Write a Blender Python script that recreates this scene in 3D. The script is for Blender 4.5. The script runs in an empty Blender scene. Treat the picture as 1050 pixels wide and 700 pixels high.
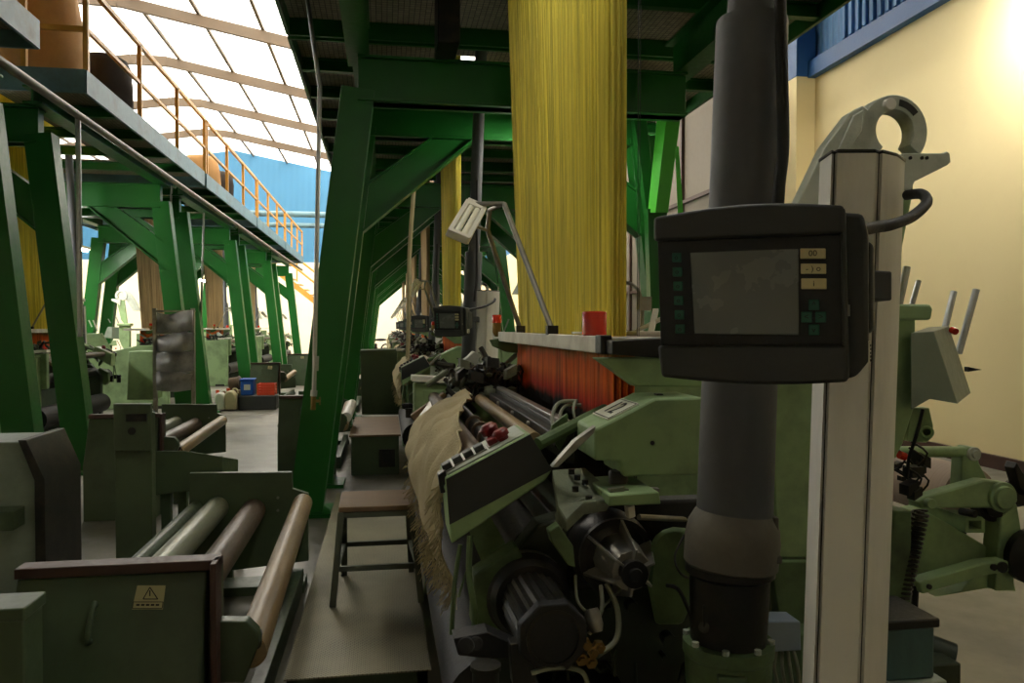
import bpy, bmesh, math, random
from mathutils import Vector, Matrix, noise
random.seed(7)
S = bpy.context.scene
COL = S.collection
V = Vector
PI = math.pi

# ------------------------------------------------------------------ camera
CAM = V((0, 0, 1.5)); FPX = 800.0
TH = math.atan(131 / 800); PT = math.atan(15 / 800)
CF = V((math.sin(TH) * math.cos(PT), math.cos(TH) * math.cos(PT), -math.sin(PT)))
CR = V((math.cos(TH), -math.sin(TH), 0)); CU = CR.cross(CF)
cam = bpy.data.cameras.new('camera'); co = bpy.data.objects.new('camera', cam); COL.objects.link(co)
cam.sensor_width = 36; cam.lens = FPX / 1050 * 36; cam.clip_start = .05; cam.clip_end = 300
co.location = CAM
co.rotation_euler = Matrix((CR, CU, -CF)).transposed().to_euler()
S.camera = co

def ray(u, v): return CF + CR * ((u - 525) / FPX) + CU * ((350 - v) / FPX)
def W(u, v, Y): r = ray(u, v); return CAM + r * (Y / r.y)          # point seen at (u,v) standing at depth Y
def WX(u, v, X): r = ray(u, v); return CAM + r * (X / r.x)
def WZ(u, v, Z): r = ray(u, v); return CAM + r * ((Z - 1.5) / r.z)
def WD(u, v, D): return CAM + ray(u, v) * D
def WP(u, v, p, n): r = ray(u, v); return CAM + r * ((p - CAM).dot(n) / r.dot(n))

# ------------------------------------------------------------------ materials
def lin(c):
    return tuple(((x / 255) / 12.92 if x / 255 <= .04045 else ((x / 255 + .055) / 1.055) ** 2.4) for x in c) + (1,)
def newmat(name):
    m = bpy.data.materials.new(name); m.use_nodes = True
    n = m.node_tree.nodes; l = m.node_tree.links
    return m, n, l, n['Principled BSDF']
def paint(name, c, rough=.5, metal=0, grime=.45, gc=(38, 34, 26), scale=3.0, bump=.15, spec=.4, stretch=(1, 1, 1), cut=(.45, .75)):
    m, n, l, b = newmat(name)
    tc = n.new('ShaderNodeTexCoord'); mp = n.new('ShaderNodeMapping'); mp.inputs['Scale'].default_value = stretch
    l.new(tc.outputs['Object'], mp.inputs[0])
    a = n.new('ShaderNodeTexNoise'); a.inputs['Scale'].default_value = scale; a.inputs['Detail'].default_value = 8; a.inputs['Roughness'].default_value = .65
    l.new(mp.outputs[0], a.inputs['Vector'])
    r = n.new('ShaderNodeValToRGB'); r.color_ramp.elements[0].position = cut[0]; r.color_ramp.elements[1].position = cut[1]
    r.color_ramp.elements[0].color = (0, 0, 0, 1); r.color_ramp.elements[1].color = (grime, grime, grime, 1)
    l.new(a.outputs[0], r.inputs[0])
    mx = n.new('ShaderNodeMix'); mx.data_type = 'RGBA'
    mx.inputs['A'].default_value = lin(c); mx.inputs['B'].default_value = lin(gc)
    l.new(r.outputs[0], mx.inputs['Factor']); l.new(mx.outputs['Result'], b.inputs['Base Color'])
    f = n.new('ShaderNodeTexNoise'); f.inputs['Scale'].default_value = scale * 14; f.inputs['Detail'].default_value = 4
    l.new(mp.outputs[0], f.inputs['Vector'])
    rr = n.new('ShaderNodeMapRange'); rr.inputs['To Min'].default_value = max(.05, rough - .12); rr.inputs['To Max'].default_value = min(1, rough + .15)
    l.new(f.outputs[0], rr.inputs[0]); l.new(rr.outputs[0], b.inputs['Roughness'])
    if bump:
        bp = n.new('ShaderNodeBump'); bp.inputs['Strength'].default_value = bump; bp.inputs['Distance'].default_value = .004
        l.new(f.outputs[0], bp.inputs['Height']); l.new(bp.outputs[0], b.inputs['Normal'])
    b.inputs['Metallic'].default_value = metal
    b.inputs['Specular IOR Level'].default_value = spec
    return m
M = {}
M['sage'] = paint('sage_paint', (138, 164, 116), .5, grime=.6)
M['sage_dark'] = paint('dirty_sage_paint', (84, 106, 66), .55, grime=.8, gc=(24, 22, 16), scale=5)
M['winder'] = paint('winder_green_paint', (68, 84, 58), .45, grime=.65, gc=(34, 31, 22), scale=2.2)
M['gantry'] = paint('gantry_green_paint', (24, 92, 30), .38, grime=.3, gc=(12, 40, 14), scale=1.6, spec=.3)
M['gantry_lit'] = paint('lit_gantry_green', (66, 168, 44), .4, grime=.2, gc=(30, 70, 26), scale=1.6)  # gantry green as it looks lit: the light is put into the colour
M['cream'] = paint('cream_wall_paint', (240, 222, 170), .8, grime=.18, gc=(190, 165, 110), scale=.5, bump=.05)
M['endcream'] = paint('end_wall_paint', (238, 228, 200), .8, grime=.1, gc=(190, 175, 140), scale=.5, bump=.05)
M['trimblue'] = paint('blue_steel_paint', (40, 92, 150), .5, grime=.2, gc=(30, 50, 90))
M['deckside'] = paint('blue_grey_deck_paint', (98, 130, 140), .5, grime=.75, gc=(74, 70, 60), scale=2)
M['rail'] = paint('ochre_rail_paint', (206, 150, 62), .45, grime=.3, gc=(110, 70, 30))
M['steelpale'] = paint('pale_worn_steel', (204, 200, 188), .35, .25, grime=.6, gc=(110, 84, 60), scale=7)
M['steel'] = paint('worn_steel', (150, 148, 140), .35, .7, grime=.6, gc=(70, 58, 44), scale=6)
M['steel_dark'] = paint('dark_steel', (52, 51, 47), .45, .6, grime=.5, gc=(22, 20, 18), scale=6)
M['galv'] = paint('galvanised_pipe', (176, 178, 178), .35, .8, grime=.4, gc=(110, 104, 96), scale=4)
M['black'] = paint('black_plastic', (43, 45, 43), .5, grime=.3, gc=(60, 58, 52), scale=8)
M['iron'] = paint('oily_black_iron', (26, 26, 24), .38, .3, grime=.6, gc=(70, 62, 48), scale=9)
M['rubber'] = paint('black_rubber', (22, 22, 22), .6, grime=.2, gc=(50, 48, 44), scale=8)
M['pipegrey'] = paint('dark_grey_duct', (76, 78, 80), .6, grime=.5, gc=(56, 54, 50), scale=3, bump=.08)
M['collar'] = paint('dusty_grey_collar', (96, 92, 82), .65, grime=.5, gc=(54, 48, 40), scale=5)
M['white'] = paint('grimy_white_column', (218, 217, 210), .45, grime=.42, gc=(132, 122, 100), scale=2.6, stretch=(2, 2, .5))
M['offwhite'] = paint('offwhite_enamel', (216, 214, 204), .4, grime=.3, gc=(140, 128, 104), scale=5)
M['casting'] = paint('pale_grey_green_casting', (178, 184, 172), .4, .15, grime=.55, gc=(92, 96, 84), scale=6, bump=.3)
M['dullred'] = paint('dull_red_button', (112, 22, 24), .4, grime=.2, bump=0)
M['brass'] = paint('brass', (130, 104, 60), .35, .9, grime=.3)
M['red'] = paint('red_lens', (190, 40, 16), .22, grime=.0, gc=(70, 24, 18), scale=1, bump=0, cut=(.5, .9), spec=.6)
M['beige_roll'] = paint('tan_roller', (150, 128, 92), .42, grime=.7, gc=(82, 64, 42), scale=2.5, stretch=(4, .5, 4))
M['grey_roll'] = paint('grey_green_roller', (124, 128, 108), .38, .2, grime=.7, gc=(80, 76, 60), scale=2.5, stretch=(4, .5, 4))
M['brown_roll'] = paint('brown_roller', (92, 76, 60), .45, grime=.6, gc=(50, 40, 32), scale=2.5, stretch=(4, .5, 4))
M['warp'] = paint('pink_white_warp_yarn', (196, 176, 160), .8, grime=.35, gc=(150, 120, 104), scale=4, stretch=(1, 30, 1))
M['cloth'] = paint('beige_cloth', (168, 156, 120), .9, grime=.4, gc=(140, 116, 70), scale=8, bump=.6)
M['wood'] = paint('brown_board', (124, 100, 72), .6, grime=.5, gc=(74, 58, 42), scale=4, stretch=(1, 8, 1))
M['burlap'] = paint('tan_sacking', (196, 150, 96), .85, grime=.3, gc=(130, 90, 50), scale=4, bump=.4)
M['darkcloth'] = paint('dark_bundle_cloth', (52, 44, 38), .85, grime=.4, gc=(24, 20, 18), scale=6, bump=.5)
M['teal'] = paint('teal_tank', (70, 100, 98), .4, grime=.6, gc=(44, 48, 44), scale=4, stretch=(2, 2, .5))
M['bluegrey'] = paint('blue_grey_box', (122, 134, 146), .5, grime=.3)
M['cable'] = paint('grey_cable', (120, 122, 104), .55, grime=.4)
M['screen'] = paint('grey_screen', (92, 96, 92), .25, grime=.05, gc=(66, 68, 64), scale=1, bump=0)
M['greenkey'] = paint('green_key', (24, 84, 66), .5, grime=.2)
M['beigekey'] = paint('beige_key', (196, 184, 140), .5, grime=.2, bump=0)
M['ink'] = paint('black_ink', (18, 18, 18), .6, grime=.1, bump=0)
M['paper'] = paint('label_paper', (222, 222, 206), .6, grime=.2, gc=(170, 164, 140), bump=0)
M['sticker'] = paint('yellowed_sticker', (170, 164, 118), .6, grime=.2, gc=(120, 112, 80), bump=0)
M['blue'] = paint('blue_plastic', (28, 90, 178), .4, grime=.1)
M['orange'] = paint('orange_crate_plastic', (206, 70, 30), .45, grime=.15)
M['can'] = paint('cream_plastic', (206, 196, 156), .5, grime=.3)
M['rafter'] = paint('rusty_rafter', (92, 78, 62), .6, grime=.5, gc=(110, 88, 66), scale=1)
M['greybox'] = paint('grey_green_enamel', (122, 134, 120), .4, grime=.4)
M['panel'] = paint('grey_partition_sheet', (126, 117, 102), .7, grime=.4, gc=(130, 116, 96), scale=1.2)
M['mull'] = paint('brown_mullion', (84, 62, 50), .6)
M['darksheet'] = paint('dusty_grey_sheet', (160, 160, 160), .4, .1, grime=.55, gc=(40, 40, 42), scale=6)
M['dullpipe'] = paint('dull_grey_pipe', (116, 108, 94), .5, grime=.5)
M['stoolgreen'] = paint('worn_green_steel', (84, 90, 76), .45, .2, grime=.5)
M['skirt'] = paint('brown_skirting', (70, 46, 38), .5)
M['dirtycast'] = paint('oily_casting', (122, 130, 110), .45, .1, grime=.8, gc=(44, 42, 34), scale=7, bump=.3)
M['mudsheet'] = paint('oil_dark_green', (40, 50, 34), .5, grime=.8, gc=(18, 17, 13), scale=5)

def corrugated(name, c, freq, ax):
    m, n, l, b = newmat(name)
    tc = n.new('ShaderNodeTexCoord'); w = n.new('ShaderNodeTexWave'); w.bands_direction = ax
    w.inputs['Scale'].default_value = freq; l.new(tc.outputs['Object'], w.inputs['Vector'])
    bp = n.new('ShaderNodeBump'); bp.inputs['Distance'].default_value = .03; bp.inputs['Strength'].default_value = .6
    l.new(w.outputs['Fac'], bp.inputs['Height']); l.new(bp.outputs[0], b.inputs['Normal'])
    b.inputs['Base Color'].default_value = lin(c); b.inputs['Roughness'].default_value = .6
    return m
M['bluesheet'] = corrugated('blue_corrugated_sheet', (62, 122, 160), 5, 'X')
M['bluesheet_y'] = corrugated('blue_wall_sheet', (78, 128, 178), 2.2, 'Y')

def floor_mat():
    m, n, l, b = newmat('concrete')
    tc = n.new('ShaderNodeTexCoord')
    a = n.new('ShaderNodeTexNoise'); a.inputs['Scale'].default_value = .9; a.inputs['Detail'].default_value = 9; a.inputs['Roughness'].default_value = .68
    l.new(tc.outputs['Object'], a.inputs['Vector'])
    r = n.new('ShaderNodeValToRGB'); e = r.color_ramp.elements
    e[0].position = .3; e[0].color = lin((72, 69, 59)); e[1].position = .72; e[1].color = lin((130, 127, 114))
    l.new(a.outputs[0], r.inputs[0]); l.new(r.outputs[0], b.inputs['Base Color'])
    f = n.new('ShaderNodeTexNoise'); f.inputs['Scale'].default_value = 3; f.inputs['Detail'].default_value = 6
    l.new(tc.outputs['Object'], f.inputs['Vector'])
    mr = n.new('ShaderNodeMapRange'); mr.inputs['To Min'].default_value = .16; mr.inputs['To Max'].default_value = .7
    l.new(f.outputs[0], mr.inputs[0]); l.new(mr.outputs[0], b.inputs['Roughness'])
    bp = n.new('ShaderNodeBump'); bp.inputs['Strength'].default_value = .12; bp.inputs['Distance'].default_value = .01
    l.new(f.outputs[0], bp.inputs['Height']); l.new(bp.outputs[0], b.inputs['Normal'])
    return m
M['concrete'] = floor_mat()
def checker_mat():
    m, n, l, b = newmat('checker_plate')
    tc = n.new('ShaderNodeTexCoord')
    hs = []
    for ang in (.785, -.785):
        mp = n.new('ShaderNodeMapping'); mp.inputs['Rotation'].default_value = (0, 0, ang); l.new(tc.outputs['Object'], mp.inputs[0])
        br = n.new('ShaderNodeTexBrick'); br.inputs['Scale'].default_value = 22; br.inputs['Mortar Size'].default_value = .05
        br.inputs['Color1'].default_value = (0, 0, 0, 1); br.inputs['Color2'].default_value = (0, 0, 0, 1); br.inputs['Mortar'].default_value = (1, 1, 1, 1)
        l.new(mp.outputs[0], br.inputs['Vector']); hs.append(br)
    mul = n.new('ShaderNodeMath'); mul.operation = 'MAXIMUM'; l.new(hs[0].outputs['Fac'], mul.inputs[0]); l.new(hs[1].outputs['Fac'], mul.inputs[1])
    bp = n.new('ShaderNodeBump'); bp.inputs['Strength'].default_value = .7; bp.inputs['Distance'].default_value = .006
    l.new(mul.outputs[0], bp.inputs['Height']); l.new(bp.outputs[0], b.inputs['Normal'])
    a = n.new('ShaderNodeTexNoise'); a.inputs['Scale'].default_value = 4; a.inputs['Detail'].default_value = 8; l.new(tc.outputs['Object'], a.inputs['Vector'])
    r = n.new('ShaderNodeValToRGB'); e = r.color_ramp.elements
    e[0].position = .35; e[0].color = lin((70, 68, 52)); e[1].position = .7; e[1].color = lin((118, 112, 88))
    l.new(a.outputs[0], r.inputs[0]); mx = n.new('ShaderNodeMix'); mx.data_type = 'RGBA'; mx.inputs['B'].default_value = lin((156, 150, 124)); mf = n.new('ShaderNodeMath'); mf.operation = 'MULTIPLY'; mf.inputs[1].default_value = .7
    l.new(mul.outputs[0], mf.inputs[0]); l.new(mf.outputs[0], mx.inputs['Factor']); l.new(r.outputs[0], mx.inputs['A']); l.new(mx.outputs['Result'], b.inputs['Base Color'])
    b.inputs['Roughness'].default_value = .5; b.inputs['Metallic'].default_value = .3
    return m
M['checker'] = checker_mat()
def roof_mat():
    m, n, l, b = newmat('translucent_roof_sheet')
    n.remove(b); o = n['Material Output']
    t = n.new('ShaderNodeBsdfTranslucent'); d = n.new('ShaderNodeBsdfDiffuse'); mx = n.new('ShaderNodeMixShader'); mx.inputs[0].default_value = .25
    tc = n.new('ShaderNodeTexCoord'); a = n.new('ShaderNodeTexNoise'); a.inputs['Scale'].default_value = .35; a.inputs['Detail'].default_value = 5
    l.new(tc.outputs['Object'], a.inputs['Vector'])
    r = n.new('ShaderNodeValToRGB'); e = r.color_ramp.elements
    e[0].position = .3; e[0].color = (.42, .40, .36, 1); e[1].position = .6; e[1].color = (.86, .83, .76, 1)
    l.new(a.outputs[0], r.inputs[0]); l.new(r.outputs[0], t.inputs[0]); d.inputs[0].default_value = (.8, .78, .72, 1)
    l.new(t.outputs[0], mx.inputs[1]); l.new(d.outputs[0], mx.inputs[2]); l.new(mx.outputs[0], o.inputs[0])
    return m
M['roof'] = roof_mat()
M['roofsheet'] = corrugated('grey_roof_sheet', (150, 146, 136), 4, 'Y')
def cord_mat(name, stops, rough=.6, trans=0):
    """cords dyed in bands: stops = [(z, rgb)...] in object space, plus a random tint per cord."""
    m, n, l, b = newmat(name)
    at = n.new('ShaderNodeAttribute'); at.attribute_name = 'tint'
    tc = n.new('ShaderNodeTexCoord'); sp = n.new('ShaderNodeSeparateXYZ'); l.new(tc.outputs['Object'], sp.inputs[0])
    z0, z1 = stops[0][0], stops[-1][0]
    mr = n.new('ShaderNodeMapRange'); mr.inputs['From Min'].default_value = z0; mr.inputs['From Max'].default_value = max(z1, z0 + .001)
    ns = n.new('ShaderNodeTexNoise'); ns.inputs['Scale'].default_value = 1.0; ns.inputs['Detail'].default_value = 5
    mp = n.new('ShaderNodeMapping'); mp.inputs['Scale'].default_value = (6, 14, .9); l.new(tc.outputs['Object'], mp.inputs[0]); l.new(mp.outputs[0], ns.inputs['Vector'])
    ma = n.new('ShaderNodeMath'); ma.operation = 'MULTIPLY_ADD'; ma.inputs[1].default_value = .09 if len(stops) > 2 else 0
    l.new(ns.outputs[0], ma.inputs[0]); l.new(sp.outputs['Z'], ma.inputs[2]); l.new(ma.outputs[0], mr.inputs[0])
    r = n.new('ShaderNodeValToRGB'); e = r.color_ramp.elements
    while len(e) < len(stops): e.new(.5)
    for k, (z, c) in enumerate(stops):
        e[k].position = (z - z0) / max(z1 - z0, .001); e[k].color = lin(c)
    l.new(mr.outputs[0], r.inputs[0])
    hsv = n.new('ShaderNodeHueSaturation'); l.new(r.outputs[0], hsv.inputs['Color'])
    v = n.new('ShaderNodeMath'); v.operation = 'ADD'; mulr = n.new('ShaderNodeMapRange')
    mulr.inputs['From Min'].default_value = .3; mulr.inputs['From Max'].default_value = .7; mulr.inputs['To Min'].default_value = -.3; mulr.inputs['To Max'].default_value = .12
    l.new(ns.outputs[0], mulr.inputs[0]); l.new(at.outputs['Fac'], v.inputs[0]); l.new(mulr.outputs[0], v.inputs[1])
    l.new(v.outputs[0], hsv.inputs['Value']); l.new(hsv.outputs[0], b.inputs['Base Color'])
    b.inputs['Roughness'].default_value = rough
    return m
M['cord_yellow'] = cord_mat('yellow_harness_cord', [(0, (238, 220, 80)), (1, (238, 220, 80))])
M['cord_beige'] = cord_mat('beige_harness_cord', [(0, (186, 160, 116)), (1, (186, 160, 116))])
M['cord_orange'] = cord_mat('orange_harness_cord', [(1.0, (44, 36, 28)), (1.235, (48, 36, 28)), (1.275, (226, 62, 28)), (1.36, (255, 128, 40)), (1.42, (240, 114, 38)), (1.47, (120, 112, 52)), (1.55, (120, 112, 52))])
M['heddle'] = cord_mat('dark_heddle_wire', [(0, (58, 54, 46)), (1, (58, 54, 46))], .45)
def emit(name, c, s):
    m, n, l, b = newmat(name)
    b.inputs['Base Color'].default_value = (.8, .8, .8, 1)
    b.inputs['Emission Color'].default_value = c + (1,); b.inputs['Emission Strength'].default_value = s
    return m
M['tube'] = emit('lit_fluorescent_tube', (1, .97, .9), 700)
M['flood'] = emit('lit_flood_lamp', (1, .95, .82), 60)

# ------------------------------------------------------------------ mesh builder
def origin_of(o):
    p = V((0, 0, 0))
    while o is not None: p += o.location; o = o.parent
    return p
class MB:
    def __init__(s): s.bm = bmesh.new()
    def poly(s, pts):
        return s.bm.faces.new([s.bm.verts.new(p) for p in pts])
    def hexa(s, a, b):
        """loft between two same-length loops, capped"""
        va = [s.bm.verts.new(p) for p in a]; vb = [s.bm.verts.new(p) for p in b]; n = len(va)
        s.bm.faces.new(va); s.bm.faces.new(vb[::-1])
        for i in range(n): s.bm.faces.new((va[i], vb[i], vb[(i + 1) % n], va[(i + 1) % n])[::-1])
        return s
    def prism(s, pts, vec):
        vec = V(vec); return s.hexa([V(p) for p in pts], [V(p) + vec for p in pts])
    def pxprism(s, px, Y0, Y1):
        return s.prism([W(u, v, Y0) for u, v in px], (0, Y1 - Y0, 0))
    def box(s, lo, hi):
        x0, y0, z0 = lo; x1, y1, z1 = hi
        return s.prism([(x0, y0, z0), (x1, y0, z0), (x1, y0, z1), (x0, y0, z1)], (0, y1 - y0, 0))
    def obox(s, c, half, ax):
        """box with centre c, half sizes and three axes"""
        c = V(c); a, b, d = [V(ax[i]).normalized() * half[i] for i in range(3)]
        return s.hexa([c - a - b - d, c + a - b - d, c + a + b - d, c - a + b - d], [c - a - b + d, c + a - b + d, c + a + b + d, c - a + b + d])
    def beam(s, p0, p1, w, h, up=(0, 0, 1)):
        p0 = V(p0); p1 = V(p1); d = (p1 - p0).normalized(); up = V(up); x = d.cross(up)
        if x.length < 1e-4: x = d.cross(V((1, 0, 0)))
        x.normalize(); z = x.cross(d)
        q = [x * sx * w / 2 + z * sz * h / 2 for sx, sz in ((-1, -1), (1, -1), (1, 1), (-1, 1))]
        return s.hexa([p0 + k for k in q], [p1 + k for k in q])
    def hbeam(s, p0, p1, w, h, t=.02, up=(0, 0, 1)):
        """I-section: flanges w wide, depth h"""
        p0 = V(p0); p1 = V(p1); d = (p1 - p0).normalized(); x = d.cross(V(up)).normalized(); z = x.cross(d)
        for c, ww, hh in ((z * (h / 2 - t / 2), w, t), (-z * (h / 2 - t / 2), w, t), (V((0, 0, 0)), t, h - 2 * t)):
            q = [c + x * sx * ww / 2 + z * sz * hh / 2 for sx, sz in ((-1, -1), (1, -1), (1, 1), (-1, 1))]
            s.hexa([p0 + k for k in q], [p1 + k for k in q])
        return s
    def ring(s, c, ax, r, seg, ref=None):
        ax = V(ax).normalized(); ref = V(ref) if ref else (V((0, 0, 1)) if abs(ax.z) < .9 else V((1, 0, 0)))
        x = ax.cross(ref).normalized(); y = ax.cross(x)
        return [V(c) + (x * math.cos(2 * PI * i / seg) + y * math.sin(2 * PI * i / seg)) * r for i in range(seg)]
    def lathe(s, p0, p1, prof, seg=20, caps=True):
        """prof = [(t along 0..1 from p0 to p1, radius)]"""
        p0 = V(p0); p1 = V(p1); ax = p1 - p0; prev = None
        for k, (t, r) in enumerate(prof):
            vs = [s.bm.verts.new(p) for p in s.ring(p0 + ax * t, ax, max(r, 1e-4), seg)]
            if prev:
                for i in range(seg): s.bm.faces.new((prev[i], prev[(i + 1) % seg], vs[(i + 1) % seg], vs[i]))
            elif caps: s.bm.faces.new(vs[::-1])
            prev = vs
        if caps: s.bm.faces.new(prev)
        return s
    def cyl(s, p0, p1, r, r1=None, seg=16, caps=True):
        return s.lathe(p0, p1, [(0, r), (1, r if r1 is None else r1)], seg, caps)
    def annulus(s, p0, p1, ri, ro, seg=24):
        p0 = V(p0); p1 = V(p1); ax = p1 - p0
        L = [[s.bm.verts.new(p) for p in s.ring(c, ax, r, seg)] for c, r in ((p0, ri), (p0, ro), (p1, ro), (p1, ri))]
        for k in range(4):
            a, b = L[k], L[(k + 1) % 4]
            for i in range(seg): s.bm.faces.new((a[i], a[(i + 1) % seg], b[(i + 1) % seg], b[i]))
        return s
    def tube(s, pts, r, seg=8, smooth=0):
        pts = [V(p) for p in pts]
        if smooth:
            out = []
            n = len(pts)
            for i in range(n - 1):
                a, b, c, d = pts[max(i - 1, 0)], pts[i], pts[i + 1], pts[min(i + 2, n - 1)]
                for k in range(smooth):
                    t = k / smooth
                    out.append(.5 * ((2 * b) + (c - a) * t + (2 * a - 5 * b + 4 * c - d) * t * t + (3 * b - a - 3 * c + d) * t ** 3))
            pts = out + [pts[-1]]
        prev = None; x = None
        for i, p in enumerate(pts):
            d = (pts[min(i + 1, len(pts) - 1)] - pts[max(i - 1, 0)]).normalized()
            if x is None: x = d.cross(V((0, 0, 1)) if abs(d.z) < .9 else V((1, 0, 0))).normalized()
            else: x = (x - d * x.dot(d)).normalized()
            y = d.cross(x)
            vs = [s.bm.verts.new(p + (x * math.cos(2 * PI * k / seg) + y * math.sin(2 * PI * k / seg)) * r) for k in range(seg)]
            if prev:
                for k in range(seg): s.bm.faces.new((prev[k], prev[(k + 1) % seg], vs[(k + 1) % seg], vs[k]))
            else: s.bm.faces.new(vs[::-1])
            prev = vs
        s.bm.faces.new(prev)
        return s
    def ball(s, c, r, sc=(1, 1, 1), sub=2):
        g = bmesh.ops.create_icosphere(s.bm, subdivisions=sub, radius=r)
        for v in g['verts']: v.co = V((v.co.x * sc[0], v.co.y * sc[1], v.co.z * sc[2])) + V(c)
        return s
    def grid(s, rows, thick=0):
        vs = [[s.bm.verts.new(p) for p in r] for r in rows]
        for i in range(len(rows) - 1):
            for j in range(len(rows[0]) - 1): s.bm.faces.new((vs[i][j], vs[i][j + 1], vs[i + 1][j + 1], vs[i + 1][j]))
        return s
    def build(s, name, mat, parent=None, bevel=0, sharp=35, fix=True):
        bm = s.bm
        if fix: bmesh.ops.recalc_face_normals(bm, faces=bm.faces)
        o0 = origin_of(parent) if parent is not None else None
        if parent is None:
            # a lone mesh keeps its origin at its own base
            xs = [v.co for v in bm.verts]
            o0 = V(((min(p.x for p in xs) + max(p.x for p in xs)) / 2, (min(p.y for p in xs) + max(p.y for p in xs)) / 2, min(p.z for p in xs)))
        bmesh.ops.translate(bm, verts=bm.verts, vec=-o0)
        me = bpy.data.meshes.new(name); bm.to_mesh(me); bm.free()
        for p in me.polygons: p.use_smooth = True
        me.set_sharp_from_angle(angle=math.radians(sharp))
        me.materials.append(mat if not isinstance(mat, str) else M[mat])
        o = bpy.data.objects.new(name, me); COL.objects.link(o)
        if parent is not None: o.parent = parent
        else: o.location = o0
        if bevel:
            b = o.modifiers.new('edge', 'BEVEL'); b.width = bevel; b.segments = 2; b.limit_method = 'ANGLE'; b.angle_limit = math.radians(40)
        return o

def tag(o, label, cat, group=None):
    o['label'] = label; o['category'] = cat
    if group: o['group'] = group
    return o
def thing(name, loc, label, cat, group=None):
    o = bpy.data.objects.new(name, None); COL.objects.link(o); o.location = loc; o.empty_display_size = .1
    return tag(o, label, cat, group)
def struct(o): o['kind'] = 'structure'; return o
def copy_tree(o, parent=None):
    c = o.copy(); COL.objects.link(c)
    if parent is not None: c.parent = parent
    for ch in list(o.children): copy_tree(ch, c)
    return c
def dup(o, d=(0, 0, 0), label=None, rz=0, loc=None):
    c = copy_tree(o); c.location = V(loc) if loc is not None else o.location + V(d); c.rotation_euler.z = rz
    if label: c['label'] = label
    return c
def text_mesh(mb, s, o, right, up, size, depth=.0008, align='CENTER'):
    cu = bpy.data.curves.new('t', 'FONT'); cu.body = s; cu.size = size; cu.align_x = align; cu.align_y = 'CENTER'; cu.extrude = depth / 2
    ob = bpy.data.objects.new('t', cu); COL.objects.link(ob)
    dg = bpy.context.evaluated_depsgraph_get(); me = bpy.data.meshes.new_from_object(ob.evaluated_get(dg))
    r = V(right).normalized(); u = V(up).normalized(); n = r.cross(u)
    mm = Matrix((r, u, n)).transposed().to_4x4(); mm.translation = V(o) + n * depth / 2
    me.transform(mm); mb.bm.from_mesh(me)
    bpy.data.objects.remove(ob); bpy.data.curves.remove(cu); bpy.data.meshes.remove(me)
    return mb
# ------------------------------------------------------------------ the hall
XL, XR, YB, YE = -18.0, 6.4, -6.0, 45.0
RZ, RX = 11.2, -8.1
def roofz(x): return RZ - (x - RX) * .19 if x > RX else RZ - (RX - x) * .15
LEDGE = 5.25
struct(MB().box((XL - .2, YB, -.2), (XR + .2, YE + .2, 0)).build('floor', 'concrete'))
struct(MB().box((XR, YB, 0), (XR + .2, YE, LEDGE)).build('wall_right', 'cream'))
struct(MB().box((XR + .02, YB, LEDGE), (XR + .2, YE, roofz(XR))).build('wall_right_sheet', 'bluesheet_y'))
struct(MB().box((XL - .2, YB, 0), (XL, YE, LEDGE)).build('wall_left', 'endcream'))
struct(MB().box((XL - .2, YB, LEDGE), (XL - .02, YE, roofz(XL))).build('wall_left_sheet', 'bluesheet_y'))
struct(MB().box((XL, YE, 0), (XR, YE + .2, 5.1)).build('wall_end', 'endcream'))
struct(MB().prism([(XL, YE + .03, 5.1), (XR, YE + .03, 5.1), (XR, YE + .03, roofz(XR)), (RX, YE + .03, RZ), (XL, YE + .03, roofz(XL))], (0, .15, 0)).build('wall_end_sheet', 'bluesheet'))
struct(MB().prism([(XL, YB - .2, 0), (XR, YB - .2, 0), (XR, YB - .2, roofz(XR)), (RX, YB - .2, RZ), (XL, YB - .2, roofz(XL))], (0, .15, 0)).build('wall_back', 'endcream'))
def sheet(y0, y1, name, mat):
    r = MB()
    for x0, x1 in ((XL - .3, RX), (RX, XR + .3)):
        r.poly([(x0, y0, roofz(x0)), (x1, y0, roofz(x1)), (x1, y1, roofz(x1)), (x0, y1, roofz(x0))])
    return struct(r.build(name, mat))
YR = 12.5     # front sheets, out of view, are made opaque to darken the foreground; translucent beyond
sheet(YB - .3, YR, 'ceiling', 'roofsheet')
sheet(YR, YE + .3, 'ceiling_skylight', 'roof')
# steel frame of the roof: rafters every five metres, purlins along the hall
k = 0
for y in [YE - .15 - 5.2 * i for i in range(1, 10)]:
    m = MB()
    m.beam((XL, y, roofz(XL) - .3), (RX - .6, y, roofz(RX - .6) - .26), .14, .32)
    m.beam((RX - .6, y, roofz(RX - .6) - .26), (RX + .6, y, roofz(RX + .6) - .26), .14, .34)
    m.beam((RX + .6, y, roofz(RX + .6) - .26), (XR, y, roofz(XR) - .3), .14, .32)
    k += 1; struct(m.build('trim_%d' % k, 'rafter'))
for x in (-16.4, -14.6, -12.8, -11, -9.3, -7.1, -5.3, -3.5, -1.7, .1, 1.9, 3.7, 5.5):
    k += 1; struct(MB().beam((x, YB, roofz(x) - .06), (x, YE, roofz(x) - .06), .09, .1).build('trim_%d' % k, 'rafter'))
k += 1; struct(MB().beam((RX - 2.2, YB, roofz(RX - 2.2) - .5), (RX - 2.2, YE, roofz(RX - 2.2) - .5), .1, .1).build('trim_%d' % k, 'rafter'))
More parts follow.
